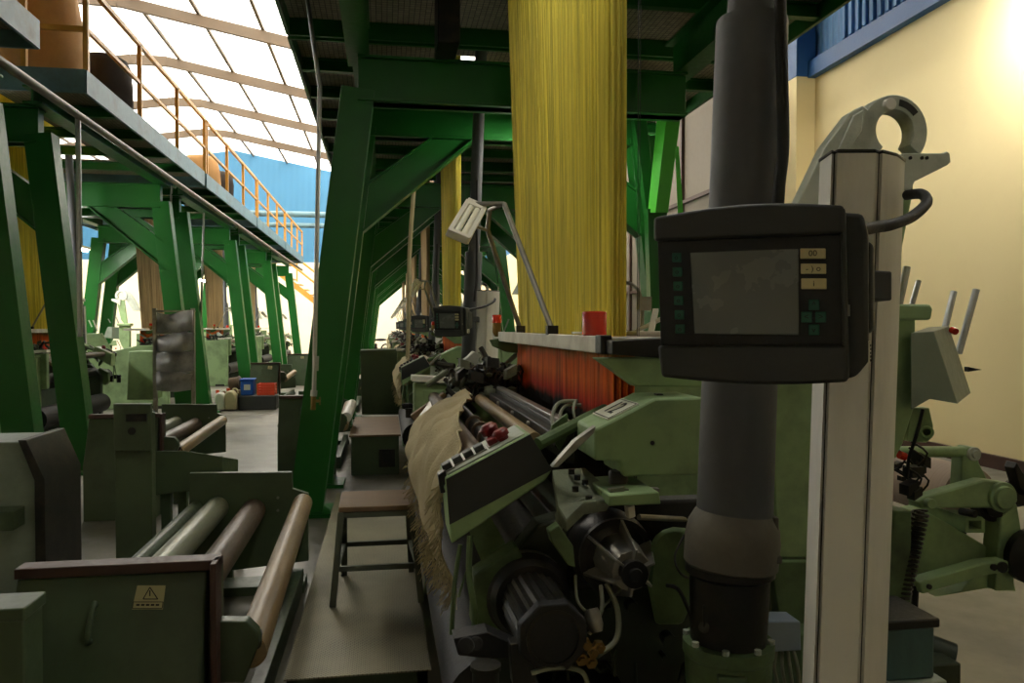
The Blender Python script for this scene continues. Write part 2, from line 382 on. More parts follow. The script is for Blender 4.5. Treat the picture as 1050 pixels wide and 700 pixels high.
# ledge of the right wall, its blue louvre band and a pilaster
k += 1; struct(MB().box((XR - .12, YB, LEDGE - .02), (XR + .05, 11.0, LEDGE + .22)).build('trim_%d' % k, 'trimblue'))
m = MB()
for i in range(40):
    y = 10.1 - i * .16; m.box((XR - .03, y, LEDGE + .3), (XR + .03, y + .07, LEDGE + 1.05))
k += 1; struct(m.build('trim_%d' % k, 'bluesheet_y'))
k += 1; struct(MB().box((XR - .07, YB, LEDGE + 1.05), (XR + .03, 10.4, LEDGE + 1.2)).build('trim_%d' % k, 'trimblue'))
k += 1; struct(MB().box((XR - .3, 10.9, 0), (XR + .01, 11.6, LEDGE)).build('trim_%d' % k, 'cream', bevel=.01))
k += 1; struct(MB().box((XR - .3, 10.9, LEDGE), (XR + .01, 11.6, LEDGE + 3)).build('trim_%d' % k, 'trimblue', bevel=.01))
struct(MB().box((XR - .05, YB, 0), (XR + .02, 10.9, .14)).build('baseboard_right', 'skirt'))
# grey sheet partition beyond the looms
pm = MB()
pm.box((5.0, 11.2, 0), (5.06, 19.0, 5.25))
pt = struct(pm.build('partition', 'panel'))
m = MB()
for y in (11.2, 12.6, 14.0, 15.4, 16.8, 18.2): m.box((4.95, y - .04, 0), (5.0, y + .04, 5.25))
for z in (1.0, 2.2, 3.6, 5.2): m.box((4.96, 11.2, z - .03), (5.0, 19.0, z + .03))
m.build('mullion', 'mull', pt)

# ------------------------------------------------------------------ gantries (a steel table over each row of looms)
GR, GL = 'steel gantry bays over the right row', 'steel gantry bays over the left row'
def leg(t, xb, xt, y, zt, flip=1, w=.2, d=.26):
    """splayed I-section leg with a base plate"""
    m = MB(); m.beam((xb, y, .03), (xt, y, zt), d, w, up=(0, 1, 0))
    o = m.build('leg', 'gantry', t, bevel=.003)
    MB().box((xb - .24, y - .2, 0), (xb + .24, y + .2, .03)).build('base_plate', 'gantry', o)
    return o
def portal(t, xb0, xt0, xb1, xt1, y, zb, zt, knees=True):
    """cross beam between two legs with 45-degree knees"""
    m = MB(); h = zt - zb; d = .07
    m.prism([(xt0, y - d, zb), (xt1, y - d, zb), (xt1, y - d, zt), (xt0, y - d, zt)], (0, 2 * d, 0))
    m.box((xt0, y - d - .05, zt - .02), (xt1, y + d + .05, zt)); m.box((xt0, y - d - .05, zb), (xt1, y + d + .05, zb + .02))
    m.build('cross_beam', 'gantry', t, bevel=.003)
    for s, x in ((1, xt0), (-1, xt1)) if knees else ():
        a = x - s * .10
        k2 = MB().prism([(a, y - .05, zb - .98), (a, y - .05, zb - .56), (a + s * .75, y - .05, zb), (a + s * 1.15, y - .05, zb)], (0, .1, 0))
        lo, hi = V((a, y, zb - .98)), V((a + s * 1.15, y, zb))
        k2.beam(lo, hi, .2, .018, up=(0, 0, 1)); k2.beam((a, y, zb - .56), (a + s * .75, y, zb), .2, .018)
        k2.build('knee_brace', 'gantry', t)
def gantry(name, label, group, y0, y1, xi_b, xi_t, xo_b, xo_t, zb, zt, ztop, frames=(1, 1), full=True):
    t = thing(name, ((xi_t + xo_t) / 2, (y0 + y1) / 2, 0), label, 'gantry', group)
    for y, on in ((y0, frames[0]), (y1, frames[1])):
        if on:
            leg(t, xi_b, xi_t, y, zb + .1)
            if full: leg(t, xo_b, xo_t, y, zb + .1)
            portal(t, xi_b, xi_t, xo_b, xo_t, y, zb, zt, full) if xi_t < xo_t else portal(t, xo_b, xo_t, xi_b, xi_t, y, zb, zt)
    for x in (xi_t, xo_t):
        MB().hbeam((x, y0 - .2, (zt + ztop) / 2), (x, y1 + .2, (zt + ztop) / 2), .18, ztop - zt, .02).build('side_beam', 'gantry', t)
    return t
def mesh_deck(name, x0, x1, y0, y1, z, mat_side, label, group, holes=()):
    """deck of bearing bars and cross rods in a steel edge"""
    t = thing(name, ((x0 + x1) / 2, (y0 + y1) / 2, z), label, 'deck', group)
    m = MB()
    for a, b in (((x0, y0), (x1, y0)), ((x1, y0), (x1, y1)), ((x1, y1), (x0, y1)), ((x0, y1), (x0, y0))):
        m.beam((a[0], a[1], z + .1), (b[0], b[1], z + .1), .03, .24)
    m.build('edge_plate', mat_side, t)
    m = MB(); n = int((y1 - y0) / .9)
    for i in range(1, n): m.hbeam((x0 + .02, y0 + i * (y1 - y0) / n, z + .06), (x1 - .02, y0 + i * (y1 - y0) / n, z + .06), .08, .12, .012)
    m.build('joist', 'gantry', t)
    m = MB(); st = holes[0] if holes else None
    m.box((x0 + .016, y0 + .016, z + .125), (x1 - .016, y1 - .016, z + .15)) if not holes else None
    if holes:
        hx0, hx1, hy0, hy1 = holes
        m.box((x0 + .016, y0 + .016, z + .125), (hx0, y1 - .016, z + .15)); m.box((hx1, y0 + .016, z + .125), (x1 - .016, y1 - .016, z + .15))
        m.box((hx0, y0 + .016, z + .125), (hx1, hy0, z + .15)); m.box((hx0, hy1, z + .125), (hx1, y1 - .016, z + .15))
    m.build('grating', 'grate', t)
    return t
def grate_mat():
    m, n, l, b = newmat('deck_grating')
    tc = n.new('ShaderNodeTexCoord'); br = n.new('ShaderNodeTexBrick'); br.inputs['Scale'].default_value = 11; br.offset = 0
    br.inputs['Mortar Size'].default_value = .03; br.inputs['Brick Width'].default_value = .5; br.inputs['Row Height'].default_value = .5
    br.inputs['Color1'].default_value = lin((150, 140, 122)); br.inputs['Color2'].default_value = lin((128, 120, 104)); br.inputs['Mortar'].default_value = lin((40, 38, 34))
    l.new(tc.outputs['Object'], br.inputs['Vector']); l.new(br.outputs['Color'], b.inputs['Base Color']); b.inputs['Roughness'].default_value = .7
    return m
M['grate'] = grate_mat()
PITCH = 5.5
ORD = ['nearest', 'second', 'third', 'fourth', 'fifth', 'sixth', 'seventh']
# right row: first bay reaches back past the camera
def rlabel(i): return 'green steel gantry bay over the %s loom of the right row' % ORD[i]
gantry('loom_gantry', rlabel(0), GR, .75, 6.45, -.62, -.2, 2.95, 2.55, 3.3, 3.66, 4.0, (0, 1), False)
gR = gantry('loom_gantry', rlabel(1), GR, 7.6, 11.95, -.62, -.2, 2.95, 2.55, 3.3, 3.66, 4.0)
for i in range(2, 6): dup(gR, (0, PITCH * (i - 1), 0), rlabel(i))
near_leg = 0
def dlabel(i, s): return '%s grating deck above the %s loom of the %s row' % ('dark' if s == 'right' else 'blue-grey edged', ORD[i], s)
mesh_deck('deck', -.8, 3.5, -1.0, 6.9, 4.0, 'gantry', dlabel(0, 'right'), 'grating decks over the right row', (.62, .9, 1.9, 5.4))
dR = mesh_deck('deck', -.8, 3.5, 7.0, 12.4, 4.0, 'gantry', dlabel(1, 'right'), 'grating decks over the right row', (.62, .9, 7.6, 11.0))
for i in range(2, 6): dup(dR, (0, PITCH * (i - 1), 0), dlabel(i, 'right'))
# left row
def llabel(i): return 'green steel gantry bay over the %s loom of the left row' % ORD[i]
gL = gantry('loom_gantry', llabel(1), GL, 8.65, 13.0, -3.08, -3.44, -6.6, -6.2, 3.35, 3.72, 3.9)
gantry('loom_gantry', llabel(0), GL, 2.5, 7.45, -3.08, -3.44, -6.6, -6.2, 3.35, 3.72, 3.9)
for i in range(2, 5): dup(gL, (0, PITCH * (i - 1), 0), llabel(i))
mesh_deck('deck', -7.0, -2.92, 1.5, 7.3, 3.9, 'deckside', dlabel(0, 'left'), 'grating decks over the left row', (-4.8, -4.1, 3.4, 6.6))
dL = mesh_deck('deck', -7.0, -3.0, 8.6, 13.9, 3.9, 'deckside', dlabel(1, 'left'), 'grating decks over the left row', (-4.8, -4.1, 9.2, 12.8))
for i in range(2, 5): dup(dL, (0, PITCH * (i - 1) - .05 * (i - 1), 0), dlabel(i, 'left'))
# guard rail on the left decks: one length per deck
def guard(y0, y1, label, end=False):
    t = thing('guard_rail', (-3.03, y0, 4.0), label, 'railing', 'yellow guard rails on the left decks')
    n = 4; z0 = 4.05
    for i in range(n):
        y = y0 + (y1 - y0) * i / (n - 1) if i else y0
        MB().beam((-3.03, y, z0), (-3.03, y, z0 + 1.0), .05, .05, up=(0, 1, 0)).build('post', 'rail', t)
    m = MB(); m.beam((-3.03, y0 - .02, z0 + 1.0), (-3.03, y1 + .02, z0 + 1.0), .05, .05); m.build('top_rail', 'rail', t)
    m = MB(); m.beam((-3.03, y0, z0 + .52), (-3.03, y1, z0 + .52), .04, .04); m.build('middle_rail', 'rail', t)
    if end:
        for z, nm in ((z0 + 1.0, 'top_rail'), (z0 + .52, 'middle_rail')): MB().beam((-3.03, y0, z), (-4.9, y0, z), .05, .05).build(nm, 'rail', t)
        MB().beam((-3.62, y0, z0), (-3.62, y0, z0 + 1.0), .05, .05, up=(0, 1, 0)).build('post', 'rail', t)
    return t
guard(8.72, 14.1, 'ochre guard rail with corner return on the deck edge beside the tan sacks', True)
guard(14.25, 19.6, 'second length of ochre guard rail from the tan sacks')
guard(19.75, 25.0, 'third length of ochre guard rail from the tan sacks')
guard(25.15, 30.2, 'farthest length of ochre guard rail before the blue end wall')
# sacks and bundle on the left deck
def sack(name, c, r, h, mat, label, group=None, lean=0):
    m = MB(); c = V(c); prof = [(0, .82), (.08, .98), (.3, 1.03), (.6, 1.0), (.85, .93), (.96, .78), (1, .5)]
    m.lathe(c, c + V((lean, 0, h)), [(t, q * r) for t, q in prof], 28)
    for v in m.bm.verts:
        d = noise.noise_vector(v.co * 3.1) * .05; v.co += V((d.x, d.y, d.z * .5))
    return tag(m.build(name, mat, bevel=0, sharp=80), label, 'sack' if 'sack' in name else 'bundle', group)
sack('sack', (-3.72, 9.45, 4.05), .42, 1.35, 'burlap', 'large tan sack on the left deck behind the rail corner', lean=-.05)
sack('cloth_bundle', (-3.45, 10.5, 4.05), .32, .82, 'darkcloth', 'dark cloth bundle on the left deck beside the large tan sack')
sack('sack', (-3.5, 15.9, 4.05), .36, .75, 'burlap', 'tan sack on the left deck farther along, with dark bundle beside it')
sack('cloth_bundle', (-3.42, 17.2, 4.05), .3, .7, 'darkcloth', 'dark cloth bundle on the left deck beside the farther tan sack')
# walkway pipes that cross the hall in front of the blue wall, and the stair rail at the end
tag(MB().cyl((XL, 33, 6.1), (XR, 33, 6.1), .12).build('cross_pipe', 'deckside'), 'upper grey pipe crossing the hall before the blue wall', 'pipe', 'pipes crossing the hall')
tag(MB().cyl((XL, 33, 5.65), (XR, 33, 5.65), .1).build('cross_pipe', 'deckside'), 'lower grey pipe crossing the hall before the blue wall', 'pipe', 'pipes crossing the hall')
t = thing('stair_railing', (-4, 37.5, 4), 'ochre stair railing sloping down at the far end of the left deck', 'railing')
pts = [(-6.2, 5.5), (-5.0, 5.5), (-4.0, 4.7), (-3.0, 3.9), (-2.2, 3.2)]
for dz, nm in ((0, 'top_rail'), (-.5, 'middle_rail')):
    MB().tube([(x, 37.5, z + dz) for x, z in pts], .05).build(nm, 'rail', t)
for x, z in pts: MB().beam((x, 37.5, z - 1.1), (x, 37.5, z), .07, .07, up=(0, 1, 0)).build('post', 'rail', t)
m = MB()
for i in range(9): m.box((-5.0 + i * .3, 37.6, 4.2 - i * .245), (-4.7 + i * .3, 38.6, 4.24 - i * .245))
m.beam((-5.0, 37.58, 4.15), (-2.2, 37.58, 1.87), .04, .24); m.build('stair_flight', 'rail', t)
MB().box((-5.0, 37.55, 0), (-4.86, 37.69, 4.0)).build('post', 'rail', t); MB().box((-2.3, 37.55, 0), (-2.2, 37.69, 1.9)).build('post', 'rail', t)
# ------------------------------------------------------------------ the loom (built once at its place in front, then copied)
L = thing('loom', (1.3, 3.25, 0), 'nearest sage green loom numbered 12 with cloth over its breast beam', 'loom', 'jacquard looms')
def P(m, name, mat, parent=None, bevel=0, **k): return m.build(name, mat, L if parent is None else parent, bevel, **k)
# end frames: near and far cheek
near = MB().prism([(.30, 2.12, .0), (1.12, 2.12, .0), (1.12, 2.12, .70), (1.05, 2.12, .98), (.95, 2.12, 1.0), (.62, 2.12, 1.0), (.42, 2.12, .95), (.30, 2.12, .8)], (0, .09, 0))
P(near, 'end_frame', 'mudsheet', bevel=.008)
P(MB().prism([(.22, 4.36, 0), (2.05, 4.36, 0), (2.05, 4.36, 1.0), (1.2, 4.36, 1.05), (.75, 4.36, 1.16), (.22, 4.36, 1.16)], (0, .12, 0)), 'end_frame', 'sage', bevel=.012)
# far end cover with white top edge, seen behind the cloth
fc = P(MB().pxprism([(424, 392), (481, 396), (481, 470), (424, 470)], 4.3, 4.38), 'end_cover', 'sage', bevel=.01)
P(MB().pxprism([(422, 385), (483, 388), (483, 394), (422, 391)], 4.27, 4.4), 'cover_rim', 'offwhite', fc, .004)
P(MB().pxprism([(434, 400), (460, 400), (460, 432), (434, 432)], 4.285, 4.3), 'inset_panel', 'sage', fc, .003)
P(MB().pxprism([(459, 392), (481, 394), (474, 424), (461, 414)], 4.24, 4.262), 'paper_sheet', 'paper', fc)
# lower girders between the cheeks
m = MB()
for x, z, w, h in ((.38, .34, .1, .16), (1.0, .2, .12, .2), (1.75, .34, .12, .18), (.62, .78, .12, .16)):
    m.box((x - w / 2, 2.2, z - h / 2), (x + w / 2, 4.37, z + h / 2))
P(m, 'girder', 'mudsheet', bevel=.006)
# legs of the cheeks
for y in (2.1, 4.36):
    for x in (.34, .9): P(MB().box((x - .04, y - .02, 0), (x + .18, y + .14, .05)), 'foot', 'steel_dark', bevel=.006)
# breast beam, cloth rollers, reed and sley
P(MB().cyl((.27, 2.2, 1.11), (.27, 4.3, 1.11), .034, seg=20), 'breast_roller', 'brown_roll')
P(MB().cyl((.345, 2.2, 1.12), (.345, 4.25, 1.12), .026, seg=18), 'guide_roller', 'steel_dark')
for y in (2.45, 2.62, 2.8, 3.0): P(MB().annulus((.345, y, 1.12), (.345, y + .025, 1.12), .026, .036, 18), 'roller_ring', 'brown_roll')
P(MB().cyl((.475, 2.45, 1.135), (.475, 3.9, 1.135), .027, seg=18), 'temple_bar', 'beige_roll')
m = MB().box((.515, 2.33, 1.13), (.55, 3.85, 1.17)); m.box((.55, 2.33, 1.08), (.575, 3.85, 1.187))
sl = P(m, 'sley', 'steel_dark', bevel=.004)
m = MB().box((.553, 2.33, 1.188), (.585, 3.85, 1.204)); P(m, 'reed_cap', 'steel', sl, .003)
m = MB()
for y in (2.75, 3.1, 3.5): m.cyl((.513, y, 1.15), (.503, y, 1.15), .013, seg=10)
P(m, 'cap_bolt', 'steel', sl)
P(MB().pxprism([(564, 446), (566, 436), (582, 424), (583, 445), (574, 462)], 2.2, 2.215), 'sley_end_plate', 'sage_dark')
P(MB().cyl((.3, 2.2, .42), (.3, 4.35, .42), .13, seg=24), 'take_up_roller', 'rubber')
P(MB().cyl((.42, 2.2, .86), (.42, 4.3, .86), .06, seg=20), 'sand_roller', 'steel_dark')
m = MB(); a, b, c, d = W(427, 432, 3.95), W(442, 411, 4.1), W(451, 426, 3.8), W(437, 445, 3.7)
m.prism([a, b, c, d], (.0, .0, .012)); P(m, 'cloth_deflector', 'steel', bevel=.002)
m = MB(); m.pxprism([(421, 426), (455, 402), (459, 406), (424, 432)], 4.1, 4.16); P(m, 'deflector_bracket', 'wood', bevel=.004)
# dark knot of weft gear at the far end of the reed
m = MB(); m2 = MB(); rr = random.Random(3); m_ = m
for i in range(150):
    u, v, Y = rr.uniform(458, 532), rr.uniform(366, 412), rr.uniform(3.9, 4.3)
    c = W(u, v + abs(u - 495) * .25, Y); s_ = rr.uniform(.010, .034)
    m = m_ if i % 5 < 3 else m2
    if i % 3 == 0: m.ball(c, s_, (1.2, .8, .8), 1)
    elif i % 3 == 1: m.obox(c, (s_, s_ * .6, s_ * .8), ((1, rr.uniform(-.6, .6), rr.uniform(-.4, .8)), (-.3, 1, 0), (0, 0, 1)))
    else: m.cyl(c, c + V((rr.uniform(-.12, .12), .05, rr.uniform(-.08, .1))), .014, seg=8)
P(m_, 'weft_gear', 'steel_dark'); P(m2, 'weft_lever', 'dirtycast')
P(MB().lathe(W(517, 389, 4.1), W(517, 389, 4.1) + V((-.14, -.03, 0)), [(0, .06), (.05, .09), (.15, .09), (.2, .07), (.8, .07), (.85, .09), (.95, .09), (1, .06)], 20), 'weft_drum', 'iron')
P(MB().pxprism([(480, 366), (486, 360), (493, 363), (493, 376), (486, 380), (470, 378), (472, 372)], 4.2, 4.3), 'gear_cap', 'casting', bevel=.005)
m = MB()
for k in range(14):
    p = [W(470 + k * 5, 396 + rr.uniform(-4, 4), 4.05), W(484 + k * 4, 382 + rr.uniform(-8, 4), 4.0), W(492 + k * 4, 398, 4.1), W(480 + k * 3, 412, 4.0)]
    m.tube(p, .005, 6, 5)
P(m, 'weft_hose', 'brown_roll')
# control panel
cf = MB(); A, B, C_, D, E = W(456.5, 490, 2.0), W(543.5, 444, 2.0), W(566, 483, 2.0), W(559, 493, 2.0), W(463, 558, 2.0)
cf.prism([A, B, C_, D, E], (0, .2, 0)); cp = P(cf, 'control_panel', 'sage', bevel=.006)
m = MB(); m.prism([A + V((.002, -.004, -.002)), B + V((0, -.004, -.002)), C_ + V((-.001, -.004, .004)), W(461, 538, 1.996)], (0, .003, 0)); P(m, 'panel_plate', 'black', cp, .001)
nrm = (B - A).cross(V((0, 1, 0))).normalized(); nrm = nrm if nrm.z > 0 else -nrm
al = (B - A).normalized()
m = MB(); m.prism([A + al * .01 + V((0, .015, 0)), B - al * .012 + V((0, .015, 0)), B - al * .012 + V((0, .185, 0)), A + al * .01 + V((0, .185, 0))], nrm * .004); P(m, 'button_plate', 'casting', cp)
for k, f in enumerate((.07, .2, .33, .46, .62)):
    c = A.lerp(B, f) + V((0, .075 if k else .06, 0)) + nrm * .012
    m = MB(); m.obox(c, (.013, .02, .012), (al, (0, 1, 0), nrm)); bz = P(m, 'push_button', 'black' if k < 4 else 'dullred', cp, .003)
    m = MB(); m.obox(c - nrm * .008, (.017, .024, .004), (al, (0, 1, 0), nrm)); P(m, 'button_bezel', 'steel', bz)
c = A.lerp(B, .66) + V((0, .12, 0)) + nrm * .004
m = MB(); m.lathe(c, c + nrm * .05, [(0, .014), (.4, .014), (.45, .024), (.8, .026), (1, .016)], 18); P(m, 'stop_button', 'dullred', cp)
c = A.lerp(B, .74) + V((0, .07, 0)) + nrm * .004
m = MB(); m.lathe(c, c + nrm * .03, [(0, .016), (.3, .016), (.35, .022), (.8, .022), (1, .016)], 18); P(m, 'stop_button', 'dullred', cp)
P(MB().pxprism([(449, 487), (457, 482), (459, 492), (455, 499), (457, 505), (452, 506)], 2.02, 2.06), 'panel_hinge', 'iron', cp, .003)
P(MB().tube([W(552, 455, 2.12), W(600, 430, 2.2), W(620, 420, 2.3)], .018, 10), 'panel_arm', 'sage_dark')
# gear cover with the loom number
cv = MB().pxprism([(610, 440.5), (672, 408.5), (722, 407.4), (722, 487), (640, 489), (636, 473), (610, 472)], 1.95, 2.14)
cov = P(cv, 'gear_cover', 'sage', bevel=.006)
P(MB().pxprism([(566, 479), (590, 452), (611, 437), (609, 444), (572, 479)], 1.94, 1.97), 'cover_flap', 'steel', cov, .001)
P(MB().cyl(W(669, 454, 1.945), W(669, 454, 1.955), .006, seg=10), 'cover_screw', 'iron', cov)
o1, o2 = W(610, 440.5, 1.95), W(672, 408.5, 1.95)
upv = (o2 - o1).normalized(); rv = V((0, -1, 0)); nv = rv.cross(upv).normalized()
lc = o1.lerp(o2, .52) + V((0, .1, 0)) + nv * .002
m = MB(); m.obox(lc, (.075, .047, .0015), (rv, upv, nv)); lab = P(m, 'number_label', 'paper', cov)
m = MB(); m.obox(lc + nv * .0008, (.0715, .0435, .0012), (rv, upv, nv)); P(m, 'label_border', 'ink', lab)
m = MB(); m.obox(lc + nv * .0013, (.0685, .0405, .0012), (rv, upv, nv)); P(m, 'label_face', 'paper', lab)
P(text_mesh(MB(), '12', lc + nv * .0027, rv, upv, .082), 'label_number', 'ink', lab)
m = MB(); p = o2 + V((.045, .1, .002)); m.obox(p, (.009, .011, .002), ((1, 0, 0), (0, 1, 0), (0, 0, 1))); P(m, 'cover_slot', 'iron', cov)
# shelf casting, tray and gearbox below the cover
sh = MB().prism([W(566, 481, 2.0), W(600, 479, 2.12), W(628, 504, 1.98), W(622, 512, 1.9), W(599, 516, 1.86), W(580, 534, 1.84), W(572, 520, 1.9)], (0, 0, -.03))
sh = P(sh, 'shelf_casting', 'dirtycast', bevel=.004)
m = MB()
for u, v, Y in ((592, 492, 2.02), (586, 486, 2.03), (600, 497, 2.0), (604, 514, 1.9), (620, 509, 1.93), (590, 504, 1.95)):
    c = W(u, v, Y); m.cyl(c + V((0, 0, .0)), c + V((0, 0, .014)), .009, seg=8)
P(m, 'casting_bolt', 'iron', sh)
P(MB().pxprism([(577, 520), (600, 510), (602, 516), (582, 536), (573, 548), (571, 530)], 1.9, 1.93), 'casting_web', 'dirtycast', sh, .003)
tr = P(MB().pxprism([(625, 508), (676, 504), (678, 517), (624, 519)], 1.86, 2.1), 'tool_tray', 'sage', bevel=.004)
m = MB()
for k in range(10):
    c = W(632 + k * 4, 502 + (k % 3), 1.9 + .015 * k); m.obox(c, (.02, .008, .006), ((1, rr.uniform(-1, 1), .1), (0, 1, 0), (0, 0, 1)))
P(m, 'loose_fitting', 'steel', tr)
P(MB().lathe(W(634, 505, 2.0), W(634, 482, 2.0), [(0, .026), (.9, .026), (1, .022)], 16), 'oil_cup', 'steel_dark')
P(MB().pxprism([(643, 520), (651, 518), (652, 530), (645, 532)], 1.93, 1.96), 'clamp_block', 'offwhite', bevel=.003)
P(MB().cyl(W(655, 530, 1.95), W(740, 534, 2.15), .008, seg=8), 'cross_rod', 'steel')
P(MB().box((.5, 2.05, .78), (1.05, 2.12, 1.02)), 'gearbox', 'iron', bevel=.01)
# fender, a rounded guard to the left of the duct
m = MB(); rows = []
for Y in (1.86, 2.1):
    rows.append([W(u, v, Y) for u, v in ((668, 556), (672, 549), (680, 543), (690, 540), (702, 541), (712, 546), (714, 575), (712, 600), (706, 625), (700, 640))])
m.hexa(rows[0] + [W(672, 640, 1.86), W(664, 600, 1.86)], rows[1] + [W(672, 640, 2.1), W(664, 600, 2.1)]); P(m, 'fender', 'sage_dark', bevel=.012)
m = MB(); m.tube([W(702, 548, 1.84), W(692, 570, 1.82), W(698, 588, 1.8), W(712, 594, 1.84)], .003, 6, 6); m.tube([W(684, 600, 1.84), W(697, 606, 1.8), W(712, 640, 1.84)], .005, 6, 5)
P(m, 'fender_wire', 'rubber')
# two motors with finned housings
def motor(c0, c1, r, name_lab, hub=False):
    c0 = V(c0); c1 = V(c1); ax = (c1 - c0)
    t = MB()
    if hub:
        t.lathe(c0, c1, [(0, r * 1.0), (.12, r * 1.08), (.30, r * 1.1), (.42, r * 1.06), (.5, r * .98), (.52, r * .62), (.9, r * .45), (.92, r * .34), (1, r * .3)], 32)
        o = P(t, 'brake_motor', 'iron')
        m = MB()
        for k in range(6):
            a = k * PI / 3 + .4; d = V((math.cos(a), 0, math.sin(a)))
            m.hexa([c0 + ax * .5 + d * r * s + n_ for s, n_ in ((.3, d.cross(ax).normalized() * .004), (1.02, d.cross(ax).normalized() * .004), (1.02, -d.cross(ax).normalized() * .004), (.3, -d.cross(ax).normalized() * .004))],
                   [c0 + ax * 1.0 + d * r * s + n_ for s, n_ in ((.3, d.cross(ax).normalized() * .003), (.58, d.cross(ax).normalized() * .003), (.58, -d.cross(ax).normalized() * .003), (.3, -d.cross(ax).normalized() * .003))])
        P(m, 'hub_fin', 'steel', o, .001)
        P(MB().annulus(c0 + ax * .44, c0 + ax * .52, r * .86, r * 1.02, 32), 'hub_ring', 'steel_dark', o)
        P(MB().lathe(c0 + ax, c0 + ax * 1.06, [(0, r * .34), (.6, r * .34), (.62, r * .18), (1, r * .16)], 20), 'shaft_cap', 'rubber', o)
        m = MB().lathe(c0 + ax * .52, c0 + ax * .93, [(0, r * .66), (.6, r * .56), (1, r * .5)], 12); P(m, 'hub_sleeve', 'steel', o)
    else:
        t.lathe(c0, c0 + ax * .3, [(0, r * 1.25), (.2, r * 1.4), (.5, r * 1.4), (.6, r * 1.2), (.8, r * 1.3), (1, r * 1.15)], 32)
        o = P(t, 'drive_motor', 'iron')
        m = MB(); R_ = m.ring(c0 + ax * .25, ax, r, 32); ring0 = []; ring1 = []
        for k in range(48):
            a = 2 * PI * k / 48; q = r * (.97 if k % 2 else .90); q *= 1 if k % 12 not in (5, 6, 7) else 1.02
            d = V((math.cos(a), 0, math.sin(a))); ring0.append(c0 + ax * .25 + d * q); ring1.append(c0 + ax * .93 + d * q)
        m.hexa(ring0, ring1); P(m, 'cooling_body', 'iron', o)
        m = MB(); oct0 = []; oct1 = []
        for k in range(8):
            a = 2 * PI * (k + .5) / 8; d = V((math.cos(a), 0, math.sin(a))); oct0.append(c0 + ax * .92 + d * r * 1.06); oct1.append(c0 + ax * 1.0 + d * r * 1.02)
        m.hexa(oct0, oct1); P(m, 'fan_cowl', 'rubber', o, .004)
        P(MB().annulus(c0 + ax, c0 + ax * 1.01, r * .7, r * .78, 28), 'cowl_ring', 'iron', o)
    return o
motor(W(617, 556, 2.08), W(650, 588, 1.80), .098, '', True)
motor(W(537, 604, 2.1), W(568, 654, 1.72), .082, '')
P(MB().box((.40, 1.86, .50), (.62, 2.12, .56)), 'motor_bracket', 'iron', bevel=.004)
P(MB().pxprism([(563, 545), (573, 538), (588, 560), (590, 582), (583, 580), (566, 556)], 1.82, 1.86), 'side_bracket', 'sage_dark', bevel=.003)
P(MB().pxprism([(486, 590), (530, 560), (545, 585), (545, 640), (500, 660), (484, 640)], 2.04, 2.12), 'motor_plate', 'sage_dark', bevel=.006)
# pneumatic bits: brass fittings, hoses
m = MB()
for u, v in ((598, 657), (606, 664), (594, 672), (604, 675), (612, 660)):
    c = W(u, v, 1.75); m.lathe(c, c + V((0, -.035, 0)), [(0, .011), (.3, .011), (.32, .015), (.7, .015), (.72, .009), (1, .009)], 6)
P(m, 'brass_fitting', 'brass')
P(MB().lathe(W(606, 624, 1.8), W(612, 648, 1.78), [(0, .016), (.3, .02), (.7, .02), (1, .014)], 14), 'pressure_valve', 'steel')
m = MB()
m.tube([W(622, 598, 1.84), W(633, 625, 1.8), W(632, 655, 1.77), W(612, 672, 1.74)], .007, 8, 7)
m.tube([W(616, 600, 1.84), W(617, 625, 1.8), W(604, 650, 1.78)], .005, 8, 6)
m.tube([W(590, 590, 1.88), W(592, 615, 1.82), W(602, 628, 1.8)], .004, 8, 6)
m.tube([W(640, 600, 1.84), W(628, 612, 1.84), W(610, 632, 1.8)], .003, 6, 5)
P(m, 'air_hose', 'cable')
m = MB(); m.tube([W(482, 549, 1.96), W(481, 590, 1.94), W(487, 630, 1.93), W(483, 662, 1.95)], .008, 8, 6)
m.tube([W(472, 558, 1.98), W(466, 600, 1.97), W(463, 650, 1.96)], .006, 8, 4); m.tube([W(480, 580, 1.95), W(470, 612, 1.95)], .003, 6)
P(m, 'side_rod', 'sage_dark')
# foot gear at the bottom: bracket plate, can, oil filter
m = MB().pxprism([(465, 655), (500, 648), (535, 664), (540, 674), (505, 676), (470, 672)], 1.78, 1.84); m.cyl(W(478, 662, 1.76), W(478, 662, 1.78), .02, seg=16); m.cyl(W(488, 660, 1.76), W(488, 660, 1.78), .017, seg=16)
P(m, 'treadle_bracket', 'rubber', bevel=.003)
P(MB().lathe(W(498, 720, 1.7), W(498, 681, 1.7), [(0, .03), (.85, .03), (.87, .034), (1, .034)], 20), 'filter_can', 'steel_dark')
P(MB().pxprism([(523, 660), (546, 658), (550, 700), (526, 704)], 1.74, 1.78), 'valve_block', 'steel_dark', bevel=.003)
m = MB(); m.tube([W(545, 690, 1.72), W(570, 684, 1.72), W(596, 688, 1.74), (W(604, 706, 1.74))], .006, 8, 6); P(m, 'drain_hose', 'cable')
m = MB()
rr = random.Random(11)
for k in range(26):
    u, v = rr.uniform(560, 705), rr.uniform(600, 700); c = W(u, v, 2.07); r_ = rr.uniform(.008, .025)
    if k % 2: m.cyl(c, c + V((0, -.04, 0)), r_, seg=10)
    else: m.tube([c, c + V((rr.uniform(-.06, .06), -.06, -.08)), c + V((rr.uniform(-.1, .1), -.02, -.2))], .004, 6, 4)
P(m, 'frame_fitting', 'mudsheet')
